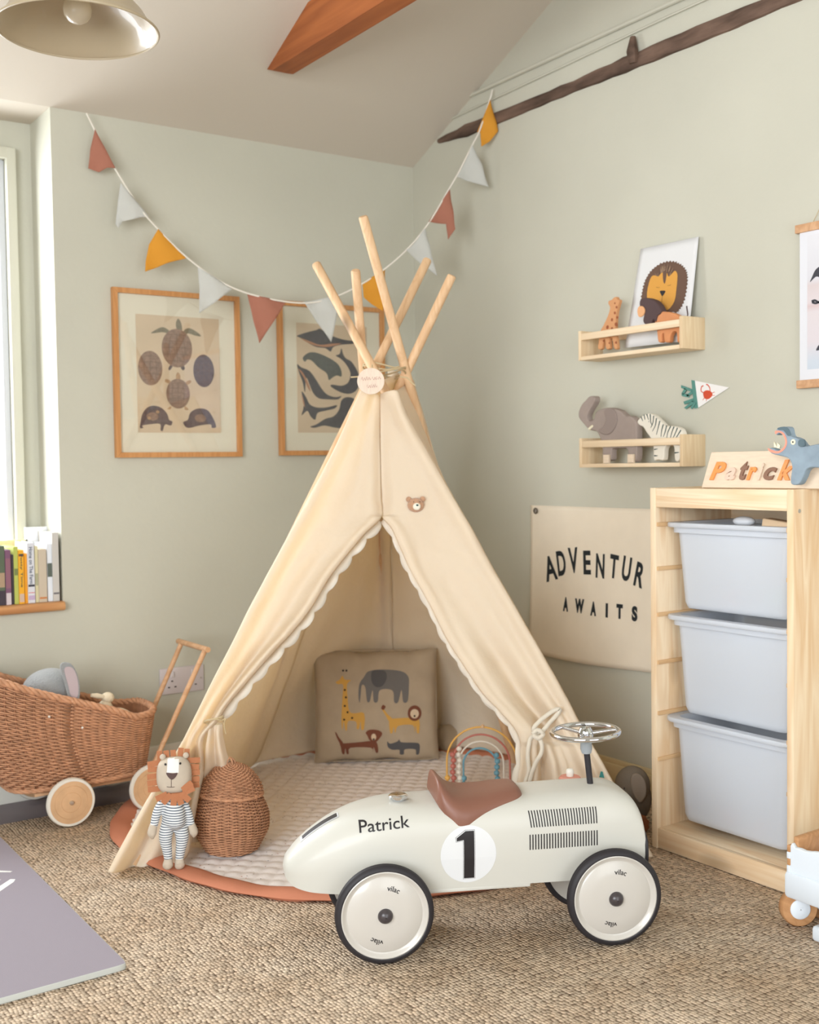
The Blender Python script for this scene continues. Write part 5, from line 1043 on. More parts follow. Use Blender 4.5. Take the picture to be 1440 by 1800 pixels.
b = MB(); b.slab(spl([(-2.3678, 1.1193), (-2.3359, 1.1243), (-2.3203, 1.1074), (-2.3183, 1.0848), (-2.3319, 1.0626), (-2.3547, 1.0503), (-2.3822, 1.0545), (-2.3913, 1.0646), (-2.3728, 1.0738), (-2.3611, 1.093)], 4), f, .005, .0022, 0, .0245); b.build('ear', mat('ear_grey_paint', (148, 134, 127), .7, .2), t)
b = MB(); b.tube([f(*(-2.4037, 1.0814), .016), f(*(-2.4202, 1.077), .022), f(*(-2.4344, 1.0693), .024)], [.0045, .0055, .0045], 12); b.build('tusk', mat('ivory_paint', (232, 224, 196), .5), t)
for px in (1071, 1115):
    pass
for u_ in [-2.3561, -2.2603]:
    MB().slab([(u_-.011, S2+.0115), (u_+.011, S2+.0115), (u_+.011, S2+.036), (u_-.011, S2+.036)], f, .010, .002, 0, .0262).build('foot', M_birch, t)
M_zw = mat('zebra_white', (232, 226, 212), .6, .25)
t, f = toy('wooden_zebra', 2.352, .02, 'white wooden zebra with dark green stripes standing behind the elephant', S2+.011)
P_ = spl([(-2.1872, 0.9766), (-2.1891, 1.0125), (-2.1994, 1.0363), (-2.2141, 1.0524), (-2.2267, 1.067), (-2.2417, 1.0738), (-2.248, 1.0836), (-2.2394, 1.0927), (-2.2222, 1.1014), (-2.2031, 1.1037), (-2.1864, 1.0983), (-2.1637, 1.0818), (-2.1453, 1.0687), (-2.1149, 1.0661), (-2.091, 1.0576), (-2.0831, 1.0422), (-2.0852, 1.0179), (-2.0954, 0.9754), (-2.1114, 0.9756), (-2.1152, 1.0109), (-2.1354, 1.016), (-2.1477, 1.0039), (-2.152, 0.9761), (-2.1726, 0.9764)], 4)
b = MB(); b.slab([(a, max(c, S2+.0112)) for a, c in P_], f, .02, .003); b.build('figure', M_zw, t)
b = MB()
for s_ in [[(-2.2222, 1.1014), (-2.2181, 1.0871)], [(-2.2116, 1.1025), (-2.2054, 1.0866)], [(-2.1989, 1.102), (-2.197, 1.08), (-2.1908, 1.0704)], [(-2.1864, 1.0967), (-2.1886, 1.0797), (-2.1971, 1.0644)], [(-2.176, 1.0901), (-2.1803, 1.07), (-2.1909, 1.0548)], [(-2.1637, 1.0818), (-2.17, 1.0634), (-2.1763, 1.045)], [(-2.1514, 1.072), (-2.1577, 1.0537), (-2.1598, 1.0383)], [(-2.1392, 1.0685), (-2.1454, 1.0502), (-2.1516, 1.038)], [(-2.125, 1.0664), (-2.1352, 1.0499), (-2.1394, 1.0346)], [(-2.1129, 1.0645), (-2.121, 1.0494), (-2.1272, 1.0312)], [(-2.1009, 1.061), (-2.109, 1.046), (-2.1171, 1.034)], [(-2.089, 1.0545), (-2.099, 1.0426), (-2.1091, 1.0307)], [(-2.2329, 1.0956), (-2.2266, 1.0843)], [(-2.1849, 1.0046), (-2.1725, 1.006)], [(-2.1113, 0.994), (-2.0953, 0.9953)], [(-2.1851, 0.9875), (-2.1726, 0.9873)]]:
    b.slab(stroke(s_, (.0036, .0015), 4), f, .0005, 0, 0, .0198)
b.build('stripes', mat('zebra_green_black', (46, 70, 68), .6), t)
b = MB(); b.ball(f(*(-2.2039, 1.0817), .0203), (.0014, .0014, .0008), 8, 0, 1, f); b.build('eye', M_ink, t)
# crab pennant on the wall
cp = thing('crab_pennant', (XB-.004, 1.95, 1.09), 'little white triangular pennant with a red crab and teal ribbons, fixed to the wall', 'pennant')
fw = Frame((XB, 0, 0), (0, -1, 0), (0, 0, 1), (-1, 0, 0))
b = MB(); b.slab([(-2.1155, 1.1917), (-1.9898, 1.1636), (-2.098, 1.1137)], fw, .0015, 0, 0, .002); b.build('cloth', mat('pennant_white', (236, 234, 232), .9), cp)
b = MB(); b.slab([(-2.1175, 1.1919), (-2.1056, 1.1895), (-2.094, 1.115), (-2.1079, 1.1142)], fw, .0022, 0, 0, .002); b.build('band', mat('teal_felt', (92, 142, 132), .9), cp)
for q in [[(-2.152, 1.1802), (-2.1136, 1.1669), (-2.1137, 1.1592), (-2.152, 1.1725)], [(-2.1501, 1.1583), (-2.144, 1.1533), (-2.1317, 1.1665), (-2.1398, 1.1717)], [(-2.1338, 1.1527), (-2.1137, 1.1623), (-2.1117, 1.1545), (-2.1298, 1.1478)], [(-2.1501, 1.1583), (-2.1238, 1.1521), (-2.1238, 1.1444), (-2.1501, 1.1505)], [(-2.1441, 1.1346), (-2.1098, 1.142), (-2.1078, 1.1342), (-2.14, 1.1266)], [(-2.1421, 1.1174), (-2.1118, 1.136), (-2.1078, 1.128), (-2.134, 1.1139)], [(-2.1199, 1.1163), (-2.1058, 1.1326), (-2.0999, 1.1276), (-2.1139, 1.1129)]]: MB().slab(q, fw, .002, 0, 0, .0045).build('ribbon', mat('teal_felt', (92, 142, 132), .9), cp)
b = MB()
for q in [[(-2.0761, 1.1554), (-2.0643, 1.1608), (-2.0507, 1.1569), (-2.045, 1.1475), (-2.0566, 1.1375), (-2.0722, 1.1399)]]: b.slab(spl(q, 3), fw, .0006, 0, 0, .0035)
for q in [[(-2.0741, 1.1538), (-2.0839, 1.1605), (-2.0819, 1.1711), (-2.076, 1.1737)], [(-2.0527, 1.1585), (-2.0546, 1.1678), (-2.0623, 1.1759), (-2.0662, 1.1761)], [(-2.0469, 1.1521), (-2.0373, 1.1546)], [(-2.0469, 1.1461), (-2.0373, 1.1455)], [(-2.0722, 1.1414), (-2.0781, 1.1356)], [(-2.0644, 1.1379), (-2.0664, 1.132)]]: b.slab(stroke(q, (.0022, .0032) if len(q) > 2 else .0014, 3), fw, .0006, 0, 0, .0035)
b.build('crab_print', mat('crab_red', (206, 84, 58), .9), cp)
# ------------------------------------------------------------------ canvas banner on the right wall
bn = thing('canvas_banner', (XB-.01, 2.4, .36), 'unbleached canvas banner with black lettering hung on the wall beside the tent', 'banner')
bu0, bz1, bz0 = -2.79, 0.8371, 0.3657; bw = .72
def bpt(u_, v_): return Vector((XB-.004-.012*((bz1-v_)/.45)**2*(1+.5*math.sin(u_*9)), -u_, v_-.006*math.sin((u_-bu0)*7)*(v_ < bz0+.05)))
bb = MB(); bb.grid(lambda s_, t: bpt(bu0+bw*s_, bz0+(bz1-bz0)*t), 50, 30); BB = bvh_of(bb)
o = bb.build('cloth', mat('banner_canvas', (236, 224, 204), .95, .1, bump=('weave', 420, .25, (1, 1, 1), .001), var=(8, .04)), bn, ang=180); o.modifiers.new('thickness', 'SOLIDIFY').thickness = .0012
g0 = (-2.7596, 0.8197); b = MB(); b.tube([Vector((XB-.009, -g0[0]+.008*math.cos(a), g0[1]+.008*math.sin(a))) for a in [2*PI*k/24 for k in range(24)]], .0022, 8, True); b.build('eyelet', mat('dull_brass', (120, 112, 100), .35, .5, .9), bn)
b = MB(); b.lathe([(.0045, .0), (.0045, .003), (.0005, .005)], (XB-.006, -g0[0], g0[1]), 12, 0, (-1, 0, 0)); b.build('nail', mat('nail', (150, 146, 140), .4), bn)
def letters_on(fr_, bvh, parent, items, mt, name='lettering'):
    for ch, cx_, cz_, w_, h_, rot in items:
        g_ = fit(glyphs(ch, 1, .030 if h_ > .05 else .065), -w_/2, -h_/2, w_, h_); c, s_ = math.cos(rot), math.sin(rot)
        vs = [(cx_+a*c-d_*s_, cz_+a*s_+d_*c) for a, d_ in g_[0]]; L_ = MB(); drape(L_, [(vs, g_[1])], fr_, bvh, .0010, .01); L_.build(name, mt, parent, smooth=False)
items = [('A', -2.6921, 0.6398, 0.0562, 0.0792, 0.26), ('D', -2.6417, 0.6592, 0.0393, 0.0783, 0.19), ('V', -2.5873, 0.6714, 0.0433, 0.0791, 0.12), ('E', -2.5271, 0.6681, 0.0322, 0.0728, 0.05), ('N', -2.4709, 0.6614, 0.0362, 0.0735, -0.02), ('T', -2.4139, 0.6634, 0.0352, 0.0708, -0.1), ('U', -2.3629, 0.66, 0.0343, 0.0732, -0.17), ('R', -2.3111, 0.6454, 0.0357, 0.0724, -0.24), ('A', -2.6172, 0.5332, 0.0233, 0.0444, 0), ('W', -2.556, 0.5336, 0.0402, 0.0437, 0), ('A', -2.4966, 0.5306, 0.0244, 0.0432, 0), ('I', -2.4411, 0.5308, 0.0096, 0.0426, 0), ('T', -2.3894, 0.5325, 0.0255, 0.0437, 0), ('S', -2.33, 0.5317, 0.0226, 0.0447, 0)]
letters_on(fd, BB, bn, items, mat('banner_ink', (40, 44, 46), .85), 'letter')
# the last letter of the first line goes on behind the storage unit
# ------------------------------------------------------------------ hanging poster at the right
po = thing('bird_poster', (XB-.01, 1.5, 1.33), 'white poster of birds over pink and blue water hanging from wooden battens', 'poster')
pu, pzt, pzb = -1.7747, 1.5456, 1.1461; PWD = .42
MB().box((XB-.018, -pu-PWD-.012, pzt-.020), (XB-.004, -pu, pzt), bev=.001).build('batten', M_lw, po); MB().box((XB-.018, -pu-PWD-.012, pzb), (XB-.004, -pu-.004, pzb+.020), bev=.001).build('batten', M_lw, po)
b = MB(); b.box((XB-.012, -pu-PWD-.004, pzb+.01), (XB-.0108, -pu-.010, pzt-.01)); b.build('paper', mat('poster_paper', (220, 221, 226), .85), po)
pm_ = mat('watercolour', (224, 206, 206), .9); nt = pm_.node_tree; tc = [n for n in nt.nodes if n.type == 'TEX_COORD'][0]; sx_ = nt.nodes.new('ShaderNodeSeparateXYZ'); nt.links.new(tc.outputs['Object'], sx_.inputs[0])
rp = nt.nodes.new('ShaderNodeValToRGB'); mr_ = nt.nodes.new('ShaderNodeMapRange'); mr_.inputs[1].default_value = -.20; mr_.inputs[2].default_value = .20; nt.links.new(sx_.outputs[2], mr_.inputs[0]); nt.links.new(mr_.outputs[0], rp.inputs[0])
e = rp.color_ramp.elements; e[0].position = .0; e[0].color = lin((186, 198, 212))+(1,); e[1].position = 1; e[1].color = lin((220, 220, 224))+(1,)
for ps, c in ((.2, (198, 206, 216)), (.32, (214, 206, 210)), (.5, (214, 206, 208)), (.535, (208, 188, 188)), (.56, (214, 204, 206)), (.66, (210, 198, 198)), (.7, (212, 211, 216))): q = e.new(ps); q.color = lin(c)+(1,)
nt.links.new(rp.outputs[0], nt.nodes['Principled BSDF'].inputs['Base Color'])
b = MB(); b.box((XB-.0125, -pu-PWD+.02, pzb+.045), (XB-.0118, -pu-.032, pzt-.030)); b.build('painting', pm_, po)
b = MB(); frp = Frame((XB-.0126, 0, 0), (0, -1, 0), (0, 0, 1), (-1, 0, 0))
for q in [[(-1.7348, 1.4025), (-1.7284, 1.4153), (-1.7188, 1.4303), (-1.7029, 1.4361), (-1.6903, 1.4207), (-1.6997, 1.4085), (-1.7156, 1.4134), (-1.7252, 1.4093)], [(-1.7171, 1.2354), (-1.7091, 1.2484), (-1.6901, 1.2548), (-1.6838, 1.2406), (-1.7027, 1.2368)]]: b.poly(spl(q, 4), frp, .0004)
for q in [[(-1.73, 1.3551), (-1.7204, 1.3566), (-1.7092, 1.3511), (-1.6777, 1.3485)], [(-1.7284, 1.3535), (-1.7188, 1.3495), (-1.706, 1.3507)]]: b.poly(stroke(q, (.006, .004), 4), frp, .0006)
b.build('bird_print', mat('bird_dark', (70, 70, 76), .9), po)
b = MB(); b.tube([(XB-.01, -pu-.045, pzt-.001), (XB-.006, -pu-PWD/2, pzt+.26)], .0008, 6); b.tube([(XB-.01, -pu-PWD+.045, pzt-.001), (XB-.006, -pu-PWD/2, pzt+.26)], .0008, 6); b.build('cord', M_twine, po)
# ------------------------------------------------------------------ framed prints on the far wall
M_oak = wood('oak_frame', (206, 150, 96), (182, 124, 72), 2, 1.5, False, .45)
fa = Frame((0, YA, 0), (1, 0, 0), (0, 0, 1), (0, -1, 0))
def framed(name, x0, x1, z0, z1, label, paper):
    t = thing(name, ((x0+x1)/2, YA-.01, z0), label, 'picture', 'framed prints on the far wall'); w = .016
    for q in (((x0, z0), (x1, z0), (x1-w, z0+w), (x0+w, z0+w)), ((x1, z0), (x1, z1), (x1-w, z1-w), (x1-w, z0+w)), ((x1, z1), (x0, z1), (x0+w, z1-w), (x1-w, z1-w)), ((x0, z1), (x0, z0), (x0+w, z0+w), (x0+w, z1-w))):
        MB().slab(q, fa, .020, .001, 0, .001).build('frame_side', M_oak, t, smooth=False)
    MB().box((x0+w-.002, YA-.010, z0+w-.002), (x1-w+.002, YA-.004, z1-w+.002)).build('mount_board', mat('cream_mount', (222, 216, 196), .9, .1), t)
    (a, c), (d_, e_) = paper
    MB().box((a, YA-.0112, c), (d_, YA-.0098, e_)).build('print_paper', mat('aged_paper', (206, 186, 158), .9, .1, var=(7, .07)), t)
    MB().box((x0+w-.001, YA-.0145, z0+w-.001), (x1-w+.001, YA-.0135, z1-w+.001)).build('glazing', glass, t)
    return t
fp_ = Frame((0, YA-.0113, 0), (1, 0, 0), (0, 0, 1), (0, -1, 0))
f1 = framed('framed_print', 1.262, 1.692, 1.007, 1.532, 'oak framed print of turtles and tortoises, the one nearer the window', ((1.337, 1.085), (1.620, 1.455)))
M_t = [mat('turtle_brown', (138, 112, 96), .9, var=(90, .22)), mat('turtle_dark', (92, 78, 80), .9, var=(90, .25)), mat('turtle_tan', (172, 138, 104), .9, var=(90, .15)), mat('turtle_line', (108, 82, 70), .9), mat('turtle_green', (126, 118, 98), .9, var=(90, .15))]
b = MB(); Z = lambda P, m, h=.0003: b.poly(P, fp_, h, m)
for q, m, s_ in [([(1.4785, 1.4484), (1.4704, 1.4335), (1.4718, 1.412), (1.4657, 1.3972), (1.483, 1.3945), (1.4912, 1.413), (1.4879, 1.4363)], 4, 3), ([(1.4449, 1.4104), (1.4221, 1.4181), (1.3915, 1.4021), (1.3894, 1.3967), (1.4237, 1.4021), (1.4465, 1.398), (1.4636, 1.3899)], 4, 3), ([(1.499, 1.4135), (1.5187, 1.42), (1.546, 1.407), (1.5557, 1.3965), (1.5359, 1.3973), (1.5105, 1.4032), (1.4907, 1.3913)], 4, 3), ([(1.4519, 1.3029), (1.442, 1.2899), (1.4456, 1.2828), (1.4555, 1.294)], 1, 3), ([(1.4887, 1.3043), (1.4981, 1.292), (1.4901, 1.2844), (1.4827, 1.2968)], 1, 3), ([(1.4705, 1.2765), (1.4663, 1.2619), (1.4698, 1.2457), (1.4795, 1.246), (1.4818, 1.2624), (1.4783, 1.2749)], 2, 3), ([(1.4487, 1.2487), (1.4335, 1.2554), (1.4294, 1.2463), (1.4484, 1.2397)], 2, 3), ([(1.499, 1.2466), (1.5149, 1.2543), (1.5186, 1.2472), (1.5027, 1.2376)], 2, 3), ([(1.4468, 1.1692), (1.435, 1.16), (1.4465, 1.1602)], 2, 3), ([(1.4952, 1.1701), (1.5087, 1.1594), (1.495, 1.1592)], 2, 3), ([(1.3451, 1.1176), (1.3513, 1.1426), (1.3668, 1.1624), (1.3896, 1.17), (1.416, 1.1633), (1.4346, 1.1438), (1.44, 1.1258), (1.4514, 1.1205), (1.4453, 1.1078), (1.4262, 1.1112), (1.4181, 1.0914), (1.4105, 1.0931), (1.409, 1.1129), (1.373, 1.1108), (1.3505, 1.107), (1.354, 1.0999), (1.3428, 1.0998)], 1, 3), ([(1.4882, 1.1191), (1.504, 1.1265), (1.5124, 1.1485), (1.5324, 1.1616), (1.5562, 1.1639), (1.576, 1.1568), (1.5916, 1.1349), (1.603, 1.1054), (1.5868, 1.1016), (1.5831, 1.1127), (1.543, 1.1086), (1.5113, 1.101), (1.4957, 1.1046)], 1, 3)]: Z(spl(q, s_), m)
for (x, z, rx, rz_), m in [((1.4724, 1.3542, 0.0518, 0.0612), 0), ((1.3811, 1.2876, 0.0403, 0.0542), 0), ((1.563, 1.2852, 0.0365, 0.0525), 1), ((1.4728, 1.2096, 0.0403, 0.0473), 0)]:
    Z(ell(x, z, rx, rz_, 36), m, .0005)
    for k in range(-1, 2): Z(stroke([(x+k*rx*.42, z-rz_*.75*(1-.25*abs(k))), (x+k*rx*.52, z), (x+k*rx*.42, z+rz_*.75*(1-.25*abs(k)))], .0012, 4), 3, .0007)
    for k in range(-2, 3): Z(stroke([(x-rx*.88*(1-.12*k*k*.8), z+k*rz_*.34), (x, z+k*rz_*.34+.002), (x+rx*.88*(1-.12*k*k*.8), z+k*rz_*.34)], .0010, 3), 3, .0007)
for x, z in [(1.385, 1.1359), (1.5476, 1.1325)]: Z(ell(x, z, .02, .013, 20), 0, .0006)
for x, z in [(1.4024, 1.1505), (1.3735, 1.1304)]: Z(ell(x, z, .006, .005, 12), 2, .0008)
b.build('turtle_print', M_t, f1)
f2 = framed('framed_print', 1.836, 2.262, 1.010, 1.532, 'oak framed print of whales, partly hidden by the tent poles', ((1.908, 1.088), (2.192, 1.462)))
b = MB()
for q, m in [([(1.9097, 1.4172), (1.9499, 1.431), (1.986, 1.4407), (2.0019, 1.4455), (2.0357, 1.4278), (2.0862, 1.4147), (2.1376, 1.4094), (2.1374, 1.4014), (2.0858, 1.3949), (2.0533, 1.3855), (2.0415, 1.3692), (2.0211, 1.38), (1.9848, 1.3822), (1.9492, 1.396), (1.9228, 1.4102)], 0), ([(1.9303, 1.3409), (1.9394, 1.3529), (1.962, 1.3636), (1.9935, 1.3611), (2.0387, 1.3455), (2.0706, 1.327), (2.0841, 1.3038), (2.0837, 1.284), (2.0652, 1.2873), (2.0466, 1.2788), (2.0327, 1.2705), (2.024, 1.2938), (1.9925, 1.3122), (1.9659, 1.3346), (1.948, 1.3378), (1.9389, 1.3296)], 1), ([(2.0619, 1.3563), (2.0783, 1.3629), (2.0856, 1.383), (2.0922, 1.3635), (2.1036, 1.3482), (2.1268, 1.3372), (2.1498, 1.3061), (2.1587, 1.2744), (2.1486, 1.2421), (2.12, 1.2253), (2.0826, 1.2284), (2.0414, 1.2471), (2.0461, 1.2551), (2.0831, 1.2522), (2.1114, 1.265), (2.1213, 1.2971), (2.1032, 1.3283), (2.0803, 1.3472)], 0), ([(1.9077, 1.3207), (1.9252, 1.3097), (1.9562, 1.2992), (1.9826, 1.2689), (2.0046, 1.2382), (2.0271, 1.2191), (2.0591, 1.212), (2.0824, 1.2165), (2.0682, 1.2043), (2.0268, 1.2034), (1.9904, 1.2065), (1.9682, 1.2256), (1.9553, 1.2525), (1.9423, 1.2754), (1.9368, 1.2248), (1.9286, 1.2595), (1.9159, 1.2901)], 0), ([(1.9235, 1.2283), (1.941, 1.2093), (1.9539, 1.1862), (1.9807, 1.175), (2.0217, 1.1757), (2.0632, 1.1844), (2.0538, 1.1723), (2.0169, 1.1638), (1.9849, 1.1555), (1.9753, 1.1319), (1.9576, 1.1434), (1.9445, 1.1627), (1.9219, 1.1468), (1.9315, 1.1819)], 0), ([(1.9546, 1.1082), (1.9795, 1.1163), (2.0163, 1.1363), (2.0486, 1.1446), (2.0722, 1.1687), (2.0821, 1.2006), (2.1057, 1.2131), (2.1385, 1.2058), (2.1615, 1.1702), (2.1513, 1.1299), (2.1083, 1.1054), (2.0571, 1.1051), (2.0113, 1.1126), (1.9748, 1.1045)], 0)]: b.poly(spl(q, 3), fp_, .0003, m)
for q in [[(1.9228, 1.4102), (1.9605, 1.4005), (1.9986, 1.3907), (2.0489, 1.3971), (2.0859, 1.3989), (2.0534, 1.3894), (2.0257, 1.3842), (1.9849, 1.3861), (1.9492, 1.396)], [(1.9118, 1.3054), (1.9315, 1.2906), (1.9487, 1.2601), (1.9593, 1.2292), (1.9461, 1.2445), (1.9334, 1.2751)], [(1.9234, 1.2206), (1.9318, 1.1975), (1.9358, 1.1742), (1.9293, 1.1858)]]: b.poly(spl(q, 3), fp_, .0006, 2)
b.build('whale_print', [mat('whale_black', (76, 74, 78), .9, var=(60, .2)), mat('whale_green', (88, 92, 88), .9, var=(60, .15)), mat('whale_belly', (176, 128, 98), .9)], f2)
# ------------------------------------------------------------------ twin socket
so = thing('wall_socket', (1.4643, 0.2384).__class__((1.466, YA-.005, .246)), 'white twin wall socket low on the far wall behind the pram handle', 'socket')
M_pl = mat('white_plate', (206, 196, 196), .4, .45); x0, x1, z0, z1 = 1.391, 1.543, .247, .332
MB().box((x0, YA-.008, z0), (x1, YA, z1), bev=.0035, fr=lambda a, c, d_: Vector((a, c, d_))).build('face_plate', M_pl, so)
for xc in (1.432, 1.502):
    MB().box((xc-.006, YA-.0135, z1-.030), (xc+.006, YA-.007, z1-.012), bev=.002).build('rocker_switch', mat('switch_white', (216, 208, 208), .35), so)
    h = MB()
    for dx, dz in ((0, .022), (-.011, .003), (.011, .003)): MB().box((xc+dx-.0035, YA-.0085, z0+.020+dz-.002), (xc+dx+.0035, YA-.0078, z0+.020+dz+.002)).build('pin_hole', mat('pin_dark', (60, 54, 54), .8), so)
for xc in (x0+.012, x1-.012): MB().lathe([(.003, 0), (.003, .001), (.0005, .0015)], (xc, YA-.008, (z0+z1)/2), 12, 0, (0, -1, 0)).build('screw', mat('steel', (200, 196, 190), .3, .5, .8), so)
# ------------------------------------------------------------------ bunting across the corner
bt = thing('bunting', (1.7385, 3.1874, 1.4901), 'string of rust, white and mustard cloth flags hung across the corner of the room', 'bunting')
sp_pts = [(1.1887, 3.393, 2.0414), (1.2107, 3.3848, 1.9921), (1.2626, 3.3654, 1.8813), (1.3277, 3.341, 1.7683), (1.3787, 3.3219, 1.7033), (1.4572, 3.2926, 1.6212), (1.5405, 3.2614, 1.5575), (1.622, 3.2309, 1.5174), (1.7386, 3.1874, 1.4919), (1.8319, 3.1525, 1.4922), (1.9271, 3.1169, 1.5269), (2.0363, 3.076, 1.5969), (2.1222, 3.0439, 1.6761), (2.1858, 3.0201, 1.7589), (2.2483, 2.9967, 1.8661), (2.2834, 2.9836, 1.9284), (2.3281, 2.9669, 2.019), (2.3486, 2.9592, 2.0606), (2.3827, 2.9465, 2.1621), (2.3922, 2.9429, 2.1958)]
b = MB(); b.tube(catmull(sp_pts, 6), .0027, 8); b.build('string', mat('white_cord', (228, 222, 210), .9, .1), bt)
M_fr = mat('rust_cotton', (182, 124, 104), .95, .1, bump=('noise', 70, .4, (1, 1, 1), .003), transl=.2); M_fw = mat('white_cotton', (214, 214, 208), .95, .1, bump=('noise', 70, .4, (1, 1, 1), .003), transl=.25); M_fm = mat('mustard_cotton', (226, 160, 62), .95, .1, bump=('noise', 70, .4, (1, 1, 1), .003), transl=.2)
flags = [([(1.2107, 3.3848, 1.9938), (1.2642, 3.3648, 1.8814), (1.2408, 3.3735, 1.8819), (1.2187, 3.3818, 1.8688), (1.1895, 3.3927, 1.8791), (1.197, 3.3899, 1.9354)], 0), ([(1.2773, 3.3599, 1.8378), (1.3541, 3.3312, 1.7419), (1.3127, 3.3466, 1.7316), (1.2795, 3.359, 1.725), (1.268, 3.3633, 1.7023), (1.2605, 3.3661, 1.7174), (1.27, 3.3626, 1.7896)], 1), ([(1.3787, 3.3219, 1.7033), (1.4572, 3.2926, 1.6195), (1.3957, 3.3156, 1.5984), (1.3394, 3.3367, 1.5725), (1.3417, 3.3358, 1.6071), (1.3523, 3.3318, 1.6557)], 2), ([(1.489, 3.2807, 1.5926), (1.5859, 3.2445, 1.5271), (1.5391, 3.262, 1.4873), (1.4894, 3.2805, 1.4494), (1.4925, 3.2794, 1.5212)], 1), ([(1.6303, 3.2279, 1.5141), (1.7436, 3.1855, 1.4902), (1.7038, 3.2004, 1.4253), (1.6624, 3.2158, 1.3606), (1.6455, 3.2222, 1.4366)], 0), ([(1.7961, 3.1658, 1.4914), (1.9062, 3.1247, 1.5156), (1.8948, 3.1289, 1.4504), (1.8779, 3.1352, 1.3672), (1.836, 3.1509, 1.4295)], 1), ([(1.9745, 3.0991, 1.5571), (2.0452, 3.0727, 1.6026), (2.0424, 3.0737, 1.5353), (2.0362, 3.0761, 1.4678), (2.0049, 3.0878, 1.4889), (1.979, 3.0974, 1.5119)], 2), ([(2.1114, 3.0479, 1.6648), (2.1712, 3.0256, 1.7364), (2.1864, 3.0199, 1.6674), (2.2069, 3.0122, 1.5837), (2.1572, 3.0308, 1.6262)], 1), ([(2.1822, 3.0215, 1.7588), (2.2501, 2.9961, 1.8662), (2.2584, 2.993, 1.8023), (2.2666, 2.9899, 1.7383), (2.2445, 2.9982, 1.7044), (2.2397, 2.9999, 1.7556)], 0), ([(2.2741, 2.9871, 1.9077), (2.3244, 2.9683, 2.0114), (2.3529, 2.9576, 1.9505), (2.3741, 2.9497, 1.8777), (2.3267, 2.9674, 1.8938)], 1), ([(2.3431, 2.9613, 2.0584), (2.3827, 2.9465, 2.1621), (2.395, 2.9419, 2.1151), (2.4074, 2.9372, 2.0624), (2.3831, 2.9463, 2.0296), (2.3536, 2.9574, 2.0094), (2.3541, 2.9572, 2.0554)], 2)]
nb = Vector((.46, 1.23, 0)).normalized()
for P_, k in flags:
    P_ = [Vector(p) for p in P_]; c = sum(P_, Vector())/len(P_); b = MB(); n = len(P_); fl_u = Vector((nb.y, -nb.x, 0)); f_ = Frame(c, fl_u, (0, 0, 1), -nb)
    P2 = [((p-c).dot(f_.u), (p-c).z) for p in P_]; vs, fs = flat(P2)
    for tri in subdiv_tris(vs, fs, .012):
        q_ = [f_(p.x, p.y, .006*math.sin(p.x*60+p.y*25)+.003*math.sin(p.y*80)) for p in tri]; i0 = b.pts(q_); b.face((i0, i0+1, i0+2))
    o = b.build('flag', (M_fr, M_fw, M_fm)[k], bt, ang=180); bm = None
    import bmesh
    bm = bmesh.new(); bm.from_mesh(o.data); bmesh.ops.remove_doubles(bm, verts=bm.verts, dist=.0004); bm.to_mesh(o.data); bm.free()
    md = o.modifiers.new('thickness', 'SOLIDIFY'); md.thickness = .0016
# ------------------------------------------------------------------ pendant lamp
lpc = Vector((0.8324, 2.416, 1.9037)); lp_ = thing('pendant_lamp', lpc, 'cream enamel dome pendant lamp with an unlit round bulb hanging from the ceiling', 'lamp')
M_shade = mat('cream_shade', (178, 162, 134), .35, .5, coat=.3)
pr_ = [(.168, 0), (.1665, .004), (.158, .012), (.150, .020), (.138, .040), (.118, .062), (.092, .082), (.066, .094), (.046, .100), (.036, .106), (.032, .125), (.030, .150), (.022, .158), (.006, .160)]
b = MB(); b.lathe(pr_+[(.006, .157), (.020, .155), (.027, .148), (.029, .125), (.033, .104), (.044, .097), (.064, .091), (.090, .079), (.116, .059), (.136, .037), (.148, .017), (.157, .009), (.165, .001), (.168, 0)], tuple(lpc), 72); b.build('lamp_shade', M_shade, lp_, ang=60)
b = MB(); b.tube([lpc+Vector((.168*math.cos(2*PI*k/72), .168*math.sin(2*PI*k/72), 0)) for k in range(72)], .0028, 8, True); b.build('rolled_rim', M_shade, lp_)
MB().lathe([(.001, .148), (.018, .148), (.019, .12), (.018, .082), (.001, .082)], tuple(lpc), 24).build('lamp_holder', mat('cream_holder', (206, 190, 160), .5), lp_)
MB().lathe([(.0005, .012), (.010, .0135), (.020, .019), (.0275, .029), (.030, .042), (.027, .056), (.020, .068), (.0145, .080), (.0135, .095)], tuple(lpc+Vector((0, 0, .002))), 32).build('bulb', mat('frosted_glass', (226, 216, 196), .25, .5, transl=.5, coat=.5), lp_)
zc_t = 2.053+.45*(YA-lpc.y)
MB().tube([lpc+Vector((0, 0, .158)), Vector((lpc.x, lpc.y, zc_t))], .003, 8).build('flex', mat('cord_cream', (214, 206, 190), .7), lp_)
MB().lathe([(.001, -.03), (.03, -.028), (.045, -.006), (.045, .012), (.001, .012)], (lpc.x, lpc.y, zc_t), 28).build('ceiling_rose', M_white, lp_)
